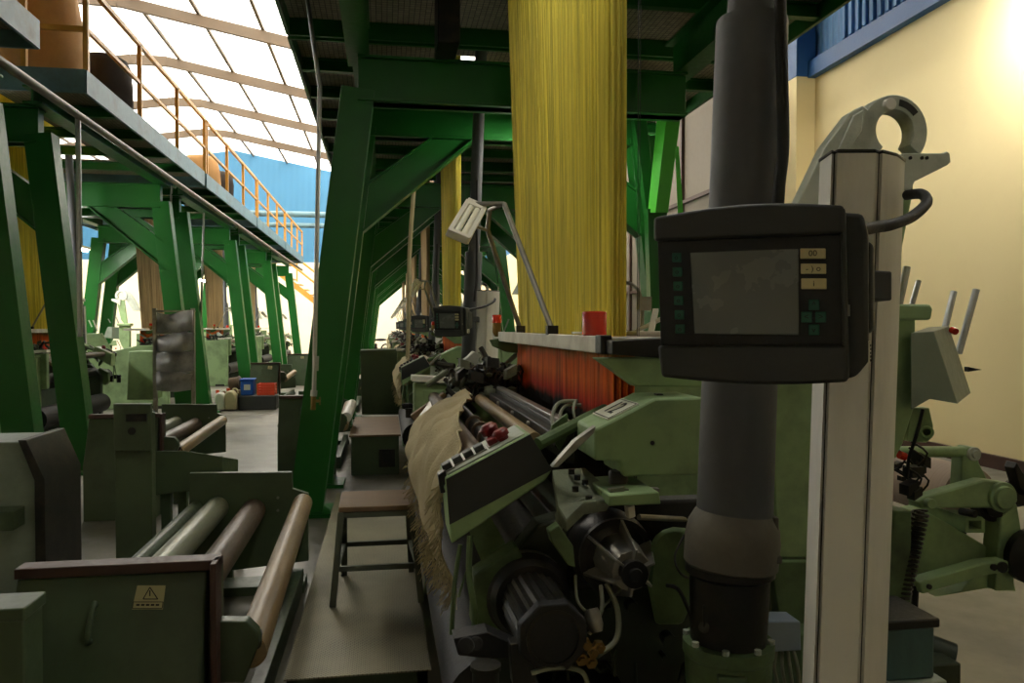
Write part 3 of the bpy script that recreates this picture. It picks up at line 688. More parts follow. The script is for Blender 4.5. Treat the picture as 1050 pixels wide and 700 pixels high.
# rail (comber-board frame) with lattice, lamps and brackets
rl = P(MB().box((.60, 2.12, 1.424), (.615, 4.12, 1.474)), 'front_rail', 'steelpale', bevel=.003)
m = MB().box((.615, 2.12, 1.43), (.70, 4.12, 1.47)); m.box((.92, 2.12, 1.43), (1.0, 4.12, 1.47)); m.box((.7, 2.12, 1.43), (.92, 2.2, 1.47)); m.box((.7, 4.36, 1.43), (.92, 4.44, 1.47)); m.box((.615, 4.12, 1.43), (.70, 4.44, 1.47)); m.box((.92, 4.12, 1.43), (1.0, 4.44, 1.47))
P(m, 'comber_frame', 'steelpale', bevel=.003)
P(MB().box((.7, 2.2, 1.44), (.92, 4.36, 1.455)), 'comber_board', 'wood')
P(MB().pxprism([(616, 343.5), (628, 343.5), (628, 363), (616, 363)], 2.06, 2.12), 'rail_end_block', 'iron', bevel=.004)
P(MB().pxprism([(628, 349), (690, 346), (690, 368), (628, 363.5)], 2.0, 2.1), 'rail_end_plate', 'steel_dark', bevel=.004)
P(MB().pxprism([(612, 367), (690, 366), (735, 370), (735, 397), (652, 396)], 2.04, 2.1), 'end_bracket', 'sage', bevel=.004)
P(MB().pxprism([(503, 348.5), (512, 347), (531, 353), (531, 362), (520, 361), (506, 355)], 4.1, 4.16), 'end_bracket', 'sage_dark', bevel=.004)
def lamp(c, r, h, deep):
    m = MB().lathe(c, c + V((0, 0, h)), [(0, r * .9), (.03, r), (.92, r), (.97, r * .95), (1, r * .7)], 24); o = P(m, 'signal_lamp', 'red')
    if deep: P(MB().lathe(c - V((0, 0, .03)), c, [(0, r * .8), (1, r * .9)], 20), 'lamp_base', 'brass', o)
    return o
lamp(V((W(609.5, 342, 2.3).x, 2.3, 1.474)), .0375, .074, False)
lamp(W(509.5, 331, 4.18), .026, .045, False)
P(MB().lathe(W(509.5, 345, 4.18), W(509.5, 331, 4.18), [(0, .012), (.3, .024), (1, .024)], 16), 'lamp_socket', 'brass')
m = MB()
m.tube([W(572, 446, 2.2), W(566, 430, 2.25), W(573, 413, 2.3), W(592, 411, 2.3)], .006, 8, 6); m.tube([W(580, 440, 2.2), W(574, 428, 2.25), W(580, 416, 2.3), W(596, 415, 2.3)], .005, 8, 6); m.tube([W(590, 432, 2.18), W(588, 420, 2.2), W(590, 411, 2.25)], .004, 8, 5)
P(m, 'cover_hose', 'cable')
m = MB(); c = V((.84, 2.75, 1.478))
m.obox(c, (.1, .16, .004), ((1, .3, 0), (-.3, 1, 0), (0, 0, 1))); P(m, 'tray_sheet', 'paper')
m = MB(); m.beam((.88, 2.5, 1.48), (.94, 2.62, 1.56), .02, .012); m.beam((.86, 2.62, 1.48), (.95, 2.52, 1.54), .02, .012); m.box((.82, 2.46, 1.47), (.98, 2.68, 1.485)); P(m, 'cord_clamp', 'offwhite', bevel=.002)
m = MB(); m.tube([(.93, 2.74, 1.47), (.93, 2.74, 1.58), (.91, 2.74, 1.64), (.87, 2.74, 1.66), (.85, 2.74, 1.63)], .007, 8, 4); m.box((.915, 2.72, 1.56), (.96, 2.76, 1.61)); P(m, 'rail_hook', 'steel')
# strip lamp on two rods
m = MB(); a = W(517, 209, 3.2); b = W(500, 236, 3.45)
m.tube([W(566, 338, 2.85), a], .011, 10); m.tube([W(533.5, 338, 3.6), b, W(502, 215, 3.42)], .011, 10); m.tube([a, W(487, 209, 3.25)], .010, 10); m.tube([b, W(487, 232, 3.3)], .007, 8); m.tube([a, W(502, 215, 3.42)], .009, 8)
rod = P(m, 'lamp_rod', 'steel')
m = MB()
for u, v, Y in ((566, 338, 2.85), (533.5, 338, 3.6)): c = W(u, v, Y); m.box((c.x - .02, c.y - .02, 1.47), (c.x + .02, c.y + .02, 1.505))
P(m, 'rod_clamp', 'iron', rod)
q = [W(478, 208, 3.25), W(497, 216, 3.25), W(481, 244, 2.95), W(459, 239, 2.95)]
ux = (q[1] - q[0]).normalized(); uy = (q[0] - q[3]).normalized(); un = ux.cross(uy).normalized()
L1 = (q[0] - q[3]).length; Wd = (q[1] - q[0]).length; cc = (q[0] + q[1] + q[2] + q[3]) / 4
m = MB()
for sx in (-1, 1): m.obox(cc + ux * sx * Wd * .44, (.010, L1 / 2, .016), (ux, uy, un))
for sy in (-1, 1): m.obox(cc + uy * sy * L1 * .48, (Wd / 2, .014 if sy < 0 else .03, .016), (ux, uy, un))
slp = P(m, 'strip_lamp', 'offwhite', bevel=.003)
for sx in (-.17, .17): P(MB().cyl(cc + ux * Wd * sx - uy * L1 * .42, cc + ux * Wd * sx + uy * L1 * .42, .012, seg=12), 'lamp_tube', 'paper', slp)
# back of the loom: covers, whip-roll arms, warp beam
P(MB().pxprism([(790, 383), (870, 383), (870, 572), (797, 572)], 2.2, 2.3), 'side_panel', 'sage', bevel=.005)
P(MB().pxprism([(790, 575), (835, 575), (830, 640), (800, 640)], 2.18, 2.28), 'side_web', 'sage_dark', bevel=.005)
jb = P(MB().pxprism([(784, 637), (821, 637), (822, 667), (785, 669)], 2.0, 2.08), 'junction_box', 'bluegrey', bevel=.004)
m = MB()
for k in range(5): m.tube([W(790 + k * 6, 668, 2.03), W(786 + k * 8, 684, 2.0), W(792 + k * 7, 706, 2.02)], .005, 6, 5)
P(m, 'junction_cable', 'cable', jb)
P(MB().pxprism([(880, 326), (939, 326), (939, 414), (926, 455), (914, 478), (909, 560), (880, 600)], 2.3, 2.42), 'rear_frame', 'sage', bevel=.006)
P(MB().pxprism([(880, 311), (955, 312), (957, 317), (955, 328), (880, 328)], 2.26, 2.46), 'frame_top', 'sage', bevel=.008)
for (u0, v0, u1, v1, Y) in ((922, 312, 930, 274, 2.4), (935, 312, 942, 288, 2.5), (969, 336, 978, 299, 2.7), (983, 362, 1001, 297, 2.55)):
    P(MB().cyl(W(u0, v0, Y), W(u1, v1, Y + .02), .0125 if Y != 2.5 else .009, seg=10), 'creel_rod', 'galv')
fr = [W(u, v, 2.25) for u, v in ((934, 341), (957.5, 339.5), (982, 414), (953, 409), (934, 420))]
vec = W(973, 334, 2.42) - W(957.5, 339.5, 2.25)
P(MB().prism(fr, vec), 'rear_box', 'greybox', bevel=.003)
P(MB().prism([W(993, 376, 2.45), W(1007, 379, 2.45), W(993, 381, 2.45)], (0, .02, 0)), 'box_lever', 'steel_dark')
P(MB().cyl(W(976, 338, 2.4), W(980, 340, 2.38), .012, seg=10), 'box_button', 'red')
m = MB().pxprism([(934, 418), (953, 418), (957, 436), (957, 448), (950, 454), (930, 452)], 2.4, 2.44); m.annulus(W(950.5, 443, 2.36), W(950.5, 443, 2.46), .012, .022, 18)
P(m, 'lug_plate', 'sage', bevel=.003)
P(MB().tube([W(946, 420, 2.35), W(940, 445, 2.33), W(932, 470, 2.33), W(930, 490, 2.34)], .006, 8, 4), 'rear_hose', 'rubber')
# ring-headed whip-roll bracket
def ring_bracket(Y, d):
    m = MB(); c = W(918, 134, Y)
    ri = 21 * Y * 1.12 / 800; ro = 36 * Y * 1.12 / 800; seg = 30; a0, a1 = math.radians(-40), math.radians(232)
    lo = []
    for k in range(seg + 1):
        a = a0 + (a1 - a0) * k / seg; dd = V((math.cos(a), 0, math.sin(a))); lo.append((c + dd * ri, c + dd * ro))
    full = [p[1] for p in lo] + [p[0] for p in lo[::-1]]
    for i in range(seg):
        m.hexa([lo[i][0], lo[i][1], lo[i + 1][1], lo[i + 1][0]], [x + V((0, d, 0)) for x in (lo[i][0], lo[i][1], lo[i + 1][1], lo[i + 1][0])])
    bmesh.ops.remove_doubles(m.bm, verts=m.bm.verts, dist=1e-5)
    o = P(m, 'whip_roll_bracket', 'casting', bevel=.003)
    # slanted arm to the left, box lug to the right, foot behind the column
    P(MB().pxprism([(885, 108), (898, 118), (892, 160), (850, 230), (808, 230), (846, 150), (872, 116)], Y, Y + d * .8), 'slanted_arm', 'casting', o, .004)
    P(MB().pxprism([(858, 158), (876, 118), (886, 112), (884, 134), (868, 158)], Y - .012, Y), 'arm_rib', 'casting', o, .003)
    P(MB().pxprism([(925, 157), (968, 157), (971, 155), (974, 157), (975, 166), (972, 169), (938, 186), (934, 195), (926, 195)], Y - .02, Y + d), 'bearing_lug', 'casting', o, .003)
    P(MB().pxprism([(900, 160), (938, 170), (936, 200), (918, 290), (890, 330), (880, 330)], Y + .01, Y + d * .7), 'upright', 'sage', o, .005)
    sl = MB(); 
    pts = []
    for k in range(9): a = math.radians(38 + 5.5 * k); pts.append((math.cos(a), math.sin(a)))
    rm = (ri + ro) / 2; q1 = [c + V((x * (rm + .011), -.0015, z * (rm + .011))) for x, z in pts]; q2 = [c + V((x * (rm - .011), -.0015, z * (rm - .011))) for x, z in pts]
    for i in range(8): sl.hexa([q1[i], q1[i + 1], q2[i + 1], q2[i]], [x + V((0, .002, 0)) for x in (q1[i], q1[i + 1], q2[i + 1], q2[i])])
    P(sl, 'adjusting_slot', 'iron', o)
    b = MB(); e = W(910, 108, Y); b.cyl(e, e + V((0, -.02, 0)), .02, seg=16)
    P(b, 'pivot_boss', 'offwhite', o, .002)
    b = MB()
    for u, v in ((933, 162), (945, 162), (950, 162)): e = W(u, v, Y - .02); b.cyl(e, e + V((0, -.004, 0)), .006, seg=10)
    P(b, 'lug_bolt', 'iron', o)
ring_bracket(2.35, .065)
P(MB().prism([(1.2, 4.3, 1.0), (1.9, 4.3, 1.0), (1.8, 4.3, 1.38), (1.4, 4.3, 1.38)], (0, .08, 0)), 'bracket_plate', 'sage', bevel=.006)
# rear arms
P(MB().pxprism([(941, 515), (950, 509), (1010, 492), (1034, 495), (1043, 505), (1044, 514), (1036, 521), (945, 521)], 2.5, 2.56), 'upper_arm', 'sage', bevel=.006)
m = MB(); c = W(1026, 509, 2.5); m.lathe(c, c + V((0, -.03, 0)), [(0, .055), (.5, .055), (.55, .042), (1, .04)], 24); P(m, 'arm_boss', 'sage', bevel=.002); m = MB(); c = W(951, 515, 2.5); m.cyl(c, c + V((0, -.025, 0)), .018, seg=16); P(m, 'arm_boss', 'sage', bevel=.002)
P(MB().pxprism([(1027, 519), (1043, 516), (1048, 545), (1041, 570), (1040, 606), (1021, 606), (1024, 560)], 2.56, 2.64), 'vertical_arm', 'sage', bevel=.006)
P(MB().pxprism([(944, 598), (948, 595), (1010, 577), (1034, 575), (1035, 586), (1011, 590), (946, 609)], 2.46, 2.52), 'lower_arm', 'sage', bevel=.005)
for u, v, r_ in ((1018, 581, .012), (1027, 581, .02), (952, 601, .009)): c = W(u, v, 2.46); P(MB().cyl(c, c + V((0, -.008, 0)), r_, seg=14), 'arm_pin', 'iron')
P(MB().pxprism([(1011, 577), (1034, 574), (1042, 606), (1012, 603), (960, 612), (985, 606)], 2.6, 2.66), 'arm_plate', 'sage', bevel=.004)
P(MB().pxprism([(946, 522), (975, 538), (1012, 560), (1012, 572), (985, 582), (949, 596), (936, 600), (936, 524)], 2.62, 2.7), 'rear_side_plate', 'sage', bevel=.005)
P(MB().pxprism([(918, 524), (935, 524), (935, 620), (905, 690), (890, 690)], 2.4, 2.5), 'rear_leg', 'sage_dark', bevel=.006)
P(MB().pxprism([(985, 500), (987, 464), (994, 458), (1003, 459), (1004, 474), (1012, 490), (1012, 497)], 2.62, 2.68), 'tension_bracket', 'sage', bevel=.005)
m = MB(); c = W(997.5, 465, 2.62); m.lathe(c, c + V((0, -.02, 0)), [(0, .026), (.6, .026), (.65, .016), (1, .014)], 18); P(m, 'bracket_boss', 'casting')
P(MB().cyl(W(915, 463, 2.6), W(987, 463, 2.64), .021, seg=16), 'tension_shaft', 'sage')
sq = MB(); x0, x1 = W(990, 546, 2.7), W(1010, 530, 2.7)
for a, b in (((990, 530), (1010, 533.5)), ((990, 542.5), (1010, 546)), ((990, 530), (993.5, 546)), ((1006.5, 530), (1010, 546))): sq.pxprism([(a[0], a[1]), (b[0], a[1]), (b[0], b[1]), (a[0], b[1])], 2.58, 2.9)
P(sq, 'square_tube', 'sage')
P(MB().pxprism([(984, 515), (991, 515), (991, 560), (984, 556)], 2.72, 2.76), 'support_post', 'iron')
m = MB(); m.lathe((2.25, 2.62, .84), (2.25, 4.25, .84), [(0, .04), (.05, .04), (.05, .115), (.95, .115), (.95, .03), (1, .03)], 28); P(m, 'warp_beam', 'warp')
P(MB().lathe((2.25, 2.56, .84), (2.25, 2.62, .84), [(0, .05), (.3, .05), (.32, .07), (1, .07)], 20), 'beam_gear', 'iron')
m = MB(); rr = random.Random(5)
for k in range(18):
    c = W(rr.uniform(918, 945), rr.uniform(470, 508), rr.uniform(2.46, 2.6)); s_ = rr.uniform(.012, .03)
    m.obox(c, (s_, s_, s_ * .7), ((1, .2, rr.uniform(-.5, .5)), (0, 1, 0), (0, 0, 1))) if k % 2 else m.tube([c, c + V((.02, -.02, .05)), c + V((-.03, 0, .09))], .004, 6, 3)
P(m, 'let_off_gear', 'iron')
P(MB().cyl(W(922, 466, 2.44), W(928, 468, 2.44), .014, seg=10), 'red_cap', 'red')
# spring
pts = []; s0, s1 = W(944, 524, 2.42), W(917, 645, 2.42)
for k in range(26 * 10 + 1):
    a = k / 10 * 2 * PI; c = s0.lerp(s1, k / 260); pts.append(c + V((math.cos(a) * .026, math.sin(a) * .026, 0)))
P(MB().tube(pts, .0055, 5), 'tension_spring', 'iron')
P(MB().cyl(s0, s1, .014, seg=10), 'spring_rod', 'iron')
P(MB().cyl(W(939, 600, 2.5), W(937, 632, 2.5), .012, seg=10), 'damper_rod', 'iron')
m = MB(); c = W(1062, 572, 2.5); m.lathe(c, c + V((0, .05, 0)), [(0, .08), (.2, .10), (.8, .10), (1, .08)], 26); c = W(1050, 505, 2.6); m.lathe(c, c + V((0, .05, 0)), [(0, .05), (.5, .06), (1, .05)], 20); P(m, 'brake_disc', 'iron')
P(MB().pxprism([(1040, 480), (1043, 474), (1049, 484), (1056, 492), (1056, 510), (1046, 500)], 2.55, 2.6), 'brake_lever', 'iron', bevel=.003)
P(MB().cyl(W(985, 524, 2.62), W(1000, 527, 2.56), .014, seg=10), 'pull_knob', 'iron')
# oil tank with lid
tk = P(MB().prism([W(907, 655, 2.0), W(936, 690, 1.86), W(962, 688, 1.95), W(962, 652, 2.1)], (0, 0, -.09)) if False else MB().hexa([(1.42, 2.02, .48), (1.575, 2.02, .48), (1.575, 2.2, .48), (1.42, 2.2, .48)], [(1.42, 2.02, .63), (1.575, 2.02, .63), (1.575, 2.2, .63), (1.42, 2.2, .63)]), 'oil_tank', 'teal', bevel=.008)
P(MB().box((1.41, 2.01, .63), (1.585, 2.21, .658)), 'tank_lid', 'steel_dark', tk, .006)
P(MB().box((1.3, 2.0, .43), (1.6, 2.24, .48)), 'tank_shelf', 'casting', bevel=.004)
P(MB().box((1.2, 2.1, 0), (1.34, 2.3, .60)), 'tank_stand', 'sage_dark', bevel=.006)
P(MB().box((1.34, 2.1, 0), (1.5, 2.2, .43)), 'tank_stand', 'sage_dark', bevel=.006)
P(MB().cyl((1.55, 2.5, .5), (1.86, 2.3, .4), .05, seg=18), 'stub_pipe', 'mudsheet')
P(MB().lathe((1.45, 2.5, .52), (1.6, 2.5, .52), [(0, .06), (.8, .06), (1, .04)], 18), 'pipe_elbow', 'sage_dark')
# harness below the board: dyed cords, heddles
def cords(name, mat, rows, n, y0, y1, x0, x1, zs, r, parent, lab=None, fan=(0, 0), wob=.006, seed=1):
    """n parallel cords per row, kind stuff; fan = extra (near, far) spread at the top"""
    bm = bmesh.new(); rg = random.Random(seed); ly = bm.faces.layers.float.new('tint')
    for ri in range(rows):
        x = x0 + (x1 - x0) * (ri + .5) / rows
        for i in range(n):
            f = (i + rg.uniform(.1, .9)) / n; t = rg.uniform(.80, 1.15); ph = rg.uniform(0, 6); prev = None
            yb = y0 + (y1 - y0) * f; yt = (y0 - fan[0]) + (y1 - y0 + fan[0] + fan[1]) * f
            rr_ = r * rg.uniform(.7, 1.3); sw = rg.uniform(-1, 1) * wob
            for k, z in enumerate(zs):
                g = (z - zs[0]) / (zs[-1] - zs[0])
                c = V((x + sw * math.sin(3 * g + ph), yb + (yt - yb) * g + wob * math.sin(5 * g + ph), z))
                vs = [bm.verts.new(c + V((math.cos(a) * rr_, math.sin(a) * rr_, 0))) for a in (3.14, 4.19 + 1.0, 1.05)]
                if prev:
                    for q in range(3):
                        fc_ = bm.faces.new((prev[q], prev[(q + 1) % 3], vs[(q + 1) % 3], vs[q])); fc_[ly] = t
                prev = vs
    m = MB(); m.bm.free(); m.bm = bm
    o = m.build(name, mat, parent, sharp=180, fix=False)
    o['kind'] = 'stuff'
    return o
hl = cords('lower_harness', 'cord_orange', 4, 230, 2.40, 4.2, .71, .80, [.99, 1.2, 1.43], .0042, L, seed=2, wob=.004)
hd = cords('heddle_wires', 'heddle', 4, 170, 2.40, 4.2, .70, .81, [.80, 1.08, 1.16], .0035, L, seed=3)
P(MB().box((.68, 2.22, .72), (.96, 4.33, .80)), 'heddle_frame', 'iron', bevel=.004)

# ------------------------------------------------------------------ harness curtain
HG = 'jacquard harness curtains'
HC = thing('harness_curtain', (.81, 3.3, 1.455), 'large bright yellow harness curtain rising from the loom numbered 12', 'harness', HG)
o = cords('cord_bank', 'cord_yellow', 4, 520, 2.42, 4.14, .72, .775, [1.46, 1.9, 2.5, 3.1, 3.7, 4.3, 4.9], .0032, HC, fan=(0, .75), seed=5, wob=.008)
MB().box((.70, 2.24, 1.456), (.94, 4.36, 1.47)).build('cord_board', 'wood', HC)
for x in (.80,):
    m = MB(); m.tube([(x, 2.40, 1.46), (x, 2.40, 4.9)], .0013, 6); m.tube([(x, 2.385, 1.46), (x, 2.36, 4.9)], .0011, 6); m.build('edge_cord', 'cord_beige', HC)

# cloth over the breast beam
cg = [[(484, 408, 3.6), (466, 412, 3.6), (446, 424, 3.65), (431, 436, 3.7), (424, 452, 3.7), (427, 470, 3.65)],
      [(488, 414, 3.2), (468, 420, 3.2), (450, 428, 3.2), (432, 448, 3.25), (424, 472, 3.25), (430, 500, 3.2)],
      [(480, 424, 2.9), (470, 432, 2.9), (452, 442, 2.9), (437, 464, 2.95), (430, 492, 2.95), (437, 528, 2.9)],
      [(474, 436, 2.65), (468, 445, 2.65), (455, 460, 2.65), (442, 482, 2.7), (438, 515, 2.7), (446, 555, 2.65)],
      [(478, 456, 2.4), (468, 468, 2.4), (457, 482, 2.42), (449, 508, 2.45), (448, 545, 2.45), (456, 580, 2.4)],
      [(478, 480, 2.18), (470, 488, 2.18), (464, 500, 2.2), (458, 530, 2.22), (460, 566, 2.22), (471, 600, 2.2)]]
ctl = [[W(*p) for p in r_] for r_ in cg]
def cr(a, b, c, d, t): return .5 * ((2 * b) + (c - a) * t + (2 * a - 5 * b + 4 * c - d) * t * t + (3 * b - a - 3 * c + d) * t ** 3)
def interp(row, n):
    out = []; k = len(row)
    for i in range(n):
        f = i / (n - 1) * (k - 1); j = min(int(f), k - 2); out.append(cr(row[max(j - 1, 0)], row[j], row[j + 1], row[min(j + 2, k - 1)], f - j))
    return out
g1 = [interp(r_, 40) for r_ in ctl]; g2 = [list(x) for x in zip(*[interp(list(cx), 60) for cx in zip(*g1)])]
for i, r_ in enumerate(g2):
    for j, p in enumerate(r_):
        nn = noise.noise(V((p.x * 9, p.y * 7, p.z * 5))) * .022 + .016 * math.sin(p.y * 9 + p.z * 16 + 2 * noise.noise(p * 4)) + noise.noise(V((p.x * 30, p.y * 24, p.z * 6))) * .004
        nn = abs(nn) - .004
        r_[j] = p + V((-.8 * nn - .012, .2 * nn, .7 * nn + .026 * max(0, 1 - j / 30)))
m = MB().grid(g2); bmesh.ops.recalc_face_normals(m.bm, faces=m.bm.faces)
CL = m.build('cloth', 'cloth', None, sharp=180)
so = CL.modifiers.new('thick', 'SOLIDIFY'); so.thickness = .006; so.offset = 0
tag(CL, 'beige cloth with frayed edge hanging over the breast beam of the loom numbered 12', 'cloth', 'cloths on the breast beams')
m = MB(); rg = random.Random(9)
edge = [r_[-1] for r_ in g2] if len(g2) else []
bot = g2[-1]
for line in (g2[-1], g2[0]):
    pass
low = [r_[-1] for r_ in g2] + list(g2[-1])[-30:]
for k in range(420):
    p = low[rg.randrange(len(low))] + V((0, rg.uniform(-.02, .02), 0)); q = p + V((rg.uniform(-.05, .005), rg.uniform(-.03, .02), -rg.uniform(.02, .07)))
    m.tube([p, p.lerp(q, .5) + V((rg.uniform(-.008, .008), 0, 0)), q], .0016, 3)
fo = origin_of(CL); m.build('fringe', 'cloth', CL)['kind'] = 'stuff'

# ------------------------------------------------------------------ terminal on its column
DC = W(768, 302, 1.13 / 1.0); DC = WD(768, 302, 1.15)
ar = (CR * .24 + CF * -.12); ar.z = 0; ar.normalize(); az = V((0, 0, 1)); an = ar.cross(az).normalized()    # an faces the aisle
if an.dot(CAM - DC) < 0: an = -an
def T(u, v, off=0.0):
    """point of the terminal's front plane under a sight line, pushed off along its normal; stored as a real place"""
    return WP(u, v, DC, an) + an * off
TE = thing('terminal', DC - V((0, 0, .13)), 'large dark grey operator terminal on the white column of the loom numbered 12', 'terminal', 'loom terminals')
def TP(m, name, mat, parent=None, bevel=0): return m.build(name, mat, parent if parent is not None else TE, bevel)
pl = lambda pts, off: [T(u, v, off) for u, v in pts]
arc_top = [(672 + (866 - 672) * k / 10, 223 - 12 * k / 10 - 7.5 * math.sin(PI * k / 10)) for k in range(11)]
arc_bot = [(870 - (870 - 680) * k / 10, 391 - 5 * k / 10 + 5 * math.sin(PI * k / 10)) for k in range(11)]
TP(MB().prism(pl(arc_top + arc_bot, -.062), an * .062), 'housing', 'black', bevel=.007)
# brow and chin stand a little proud of the key panel
brow = [(672 + 194 * k / 10, 223.5 - 12 * k / 10 - 7.5 * math.sin(PI * k / 10)) for k in range(11)] + [(866, 240), (672, 248)]
TP(MB().prism(pl(brow, .0), an * .012), 'brow', 'black', bevel=.005)
chin = [(676, 354), (869, 353)] + arc_bot
TP(MB().prism(pl(chin, 0), an * .012), 'chin', 'black', bevel=.005)
TP(MB().prism(pl([(862, 214), (867, 214), (870, 388), (864, 388)], 0), an * .010), 'side_rim', 'black', bevel=.003)
TP(MB().prism(pl([(675, 248), (862, 241), (864, 353), (678, 354)], 0), an * .003), 'key_panel', 'rubber', bevel=.001)
sc_ = TP(MB().prism(pl([(708.5, 259), (819, 255.5), (820, 343.5), (713, 342)], .003), an * .003), 'screen', 'screen', bevel=.001)
def key(u0, v0, u1, v1, mat, sym=None):
    m = MB().prism(pl([(u0, v0), (u1, v0), (u1, v1), (u0, v1)], .003), an * .004); o = TP(m, 'key', mat, bevel=.001)
    if sym: TP(text_mesh(MB(), sym, T((u0 + u1) / 2, (v0 + v1) / 2, .0072), ar, az, abs(v1 - v0) * .0011, .0005), 'key_symbol', 'ink', o)
    return o
for k in range(6): key(690 + k * .7, 259.5 + k * 14.6, 699.5 + k * .7, 269 + k * 14.6, 'greenkey', 'o')
key(821, 255, 847, 265.5, 'beigekey', '00'); key(821.5, 270.5, 847.5, 281, 'beigekey', '- ) o'); key(822, 285.5, 848, 296.5, 'beigekey', 'i')
for u, v, a in ((829.5, 307, '^'), (822, 319.5, '<'), (836.5, 319.5, '>'), (829.5, 332.5, 'v')): key(u, v, u + 11, v + 11, 'greenkey', a)
TP(text_mesh(MB(), 'JACQ', T(764, 349, .0035), ar, az, .006, .0005), 'panel_mark', 'greenkey') if False else None
# rear part of the housing, stepped, with label and mark on its cheek
def back(pts, d0, d1, name, mat, bev, parent=None): return TP(MB().prism([p - an * d1 for p in pl(pts, 0)], an * (d1 - d0)), name, mat, parent, bev)
back([(690, 226), (858, 214), (884, 216), (889, 238), (889, 372), (876, 388), (862, 390), (700, 384)], .030, .095, 'back_shell', 'black', .006)
back([(720, 246), (884, 240), (894, 246), (894, 338), (884, 346), (730, 345)], .06, .125, 'rear_case', 'black', .005)
e0 = T(869, 300, 0)
lbl = TP(MB().obox(T(889, 362, 0) - an * .065 + ar * .0, (.002, .016, .018), (ar, az, an)), 'cheek_label', 'paper')
m = MB()
for k in range(5): m.obox(T(889, 355 + k * 4, 0) - an * (.065 + .004 * (k % 2)) + ar * .0022, (.0008, .0016, .012 - .002 * (k % 3)), (ar, az, an))
TP(m, 'label_line', 'ink', lbl)
TP(MB().obox(T(869, 318, 0) - an * .01 + ar * .001, (.0015, .008, .003), (ar, az, an)), 'cheek_mark', 'steel')
# bracket to the column
bk = [WD(u, v, 1.24) for u, v in ((880, 276), (915, 278), (915, 308), (880, 307))]
TP(MB().hexa(bk, [p + CF * .19 for p in bk]), 'mounting_bracket', 'pipegrey', bevel=.003)
# cable from the terminal's back up round the column
m = MB(); c0 = T(868, 233, -.07)
m.tube([c0, WD(897, 233, 1.24), WD(915, 230, 1.27), WD(935, 222, 1.32), WD(950, 208, 1.37), WD(945, 199, 1.41), WD(930, 200, 1.46)], .0095, 12, 8); TP(m, 'terminal_cable', 'rubber')
# white column
CO = thing('cable_column', (WD(875, 400, 1.5).x - .02, WD(875, 400, 1.5).y, 0), 'tall white capped column carrying the large terminal', 'column', 'terminal columns')
def colring(v, du, grow=0):
    base = [(838 - grow, 1.50), (850, 1.425 - grow * .002), (853, 1.43), (856, 1.42 - grow * .002), (895, 1.42 - grow * .002), (899, 1.43), (902, 1.422 - grow * .002), (917, 1.45), (925 + grow, 1.50), (920, 1.57), (905, 1.6), (860, 1.6), (842, 1.57)]
    return base
def colloop(z, sh, grow=0):
    out = []
    for u, D in colring(0, 0, grow):
        p = WD(u, 300, D); p.z = z; p += CR * sh; out.append(p)
    return out
zt = WD(880, 161, 1.45).z
CO.location = V((sum((p.x for p in colloop(0, -.045))) / 13, sum((p.y for p in colloop(0, -.045))) / 13, 0))
MB().hexa(colloop(.02, -.045), colloop(zt, .003)).build('shell', 'white', CO)
m = MB().hexa(colloop(zt, .003, 1.2), colloop(zt + .007, .003, 1.2)); m.build('cap', 'iron', CO, .002)
m = MB().hexa(colloop(0, -.045, 25), colloop(.02, -.045, 25)); m.build('base_plate', 'steel_dark', CO, .003)
m = MB()
for u, D in ((853, 1.424), (898.5, 1.4235)):
    a, b = WD(u, 300, D), WD(u, 300, D); a.z = .02; b.z = zt; a -= CR * .045; b += CR * .003; m.beam(a, b, .0016 if u < 860 else .0009, .002, up=CF)
m.build('seam', 'ink', CO)
# drive-shaft duct
DU = thing('drive_shaft_duct', (WD(745, 500, 1.75).x, WD(745, 500, 1.75).y, 0), 'thick dark grey vertical duct between the large terminal and the loom numbered 12', 'duct', 'drive shaft ducts')
pt_, pc, pm_, pb = WD(771, 22, 1.75), WD(753, 530, 1.75), WD(748.5, 580, 1.75), WD(746.5, 655, 1.75)
MB().lathe(pc, pt_, [(0, .0835), (.994, .078), (1, .077)], 36).build('outer_tube', 'pipegrey', DU)
MB().cyl(pt_, pt_ + (pt_ - pc).normalized() * 1.9, .054, seg=28).build('inner_tube', 'pipegrey', DU)
c = MB().lathe(pm_, pc + V((0, 0, .015)), [(0, .096), (.05, .103), (.2, .103), (.5, .104), (.75, .1), (.92, .089), (1, .083)], 36).build('collar', 'collar', DU)
m = MB(); m.obox(WD(793, 545, 1.72), (.006, .02, .035), (CR, CF, (0, 0, 1))); m.obox(WD(795, 573, 1.70), (.012, .012, .008), (CR, CF, (0, 0, 1))); m.build('collar_clip', 'collar', c, .003)
MB().lathe(pb, pm_ + V((0, 0, .004)), [(0, .083), (.5, .086), (.85, .088), (.9, .098), (1, .098)], 36).build('lower_tube', 'iron', DU)
fl = V((pb.x, pb.y, 0)); g = lambda z: pb + V((0, 0, z - pb.z))
m = MB().lathe(V((pb.x, pb.y, 0)), pb, [(0, .16), (.04, .16), (.06, .1), (.70, .1), (.74, .085), (.84, .088), (.88, .093), (.96, .096), (.965, .1), (1, .1)], 36); o = m.build('gear_housing', 'sage_dark', DU)
for k in range(8): a = k * PI / 4 + .3; q = pb + V((math.cos(a) * .092, math.sin(a) * .092, 0)); MB().cyl(q, q + V((0, 0, .01)), .008, seg=6).build('flange_bolt', 'casting', o)
m = MB(); a = math.radians(250); q = pb + V((math.cos(a) * .1, math.sin(a) * .1, -.06)); m.obox(q, (.03, .012, .02), ((math.sin(-a), math.cos(a), 0), (math.cos(a), math.sin(a), 0), (0, 0, 1))); m.build('name_boss', 'sage_dark', o, .003)
m = MB(); m.cyl(WD(722, 643, 1.68), WD(722, 643, 1.665), .012, seg=12); m.cyl(WD(722, 643, 1.668), WD(722, 620, 1.664), .003, seg=6); m.build('grub_screw', 'steel_dark', DU)
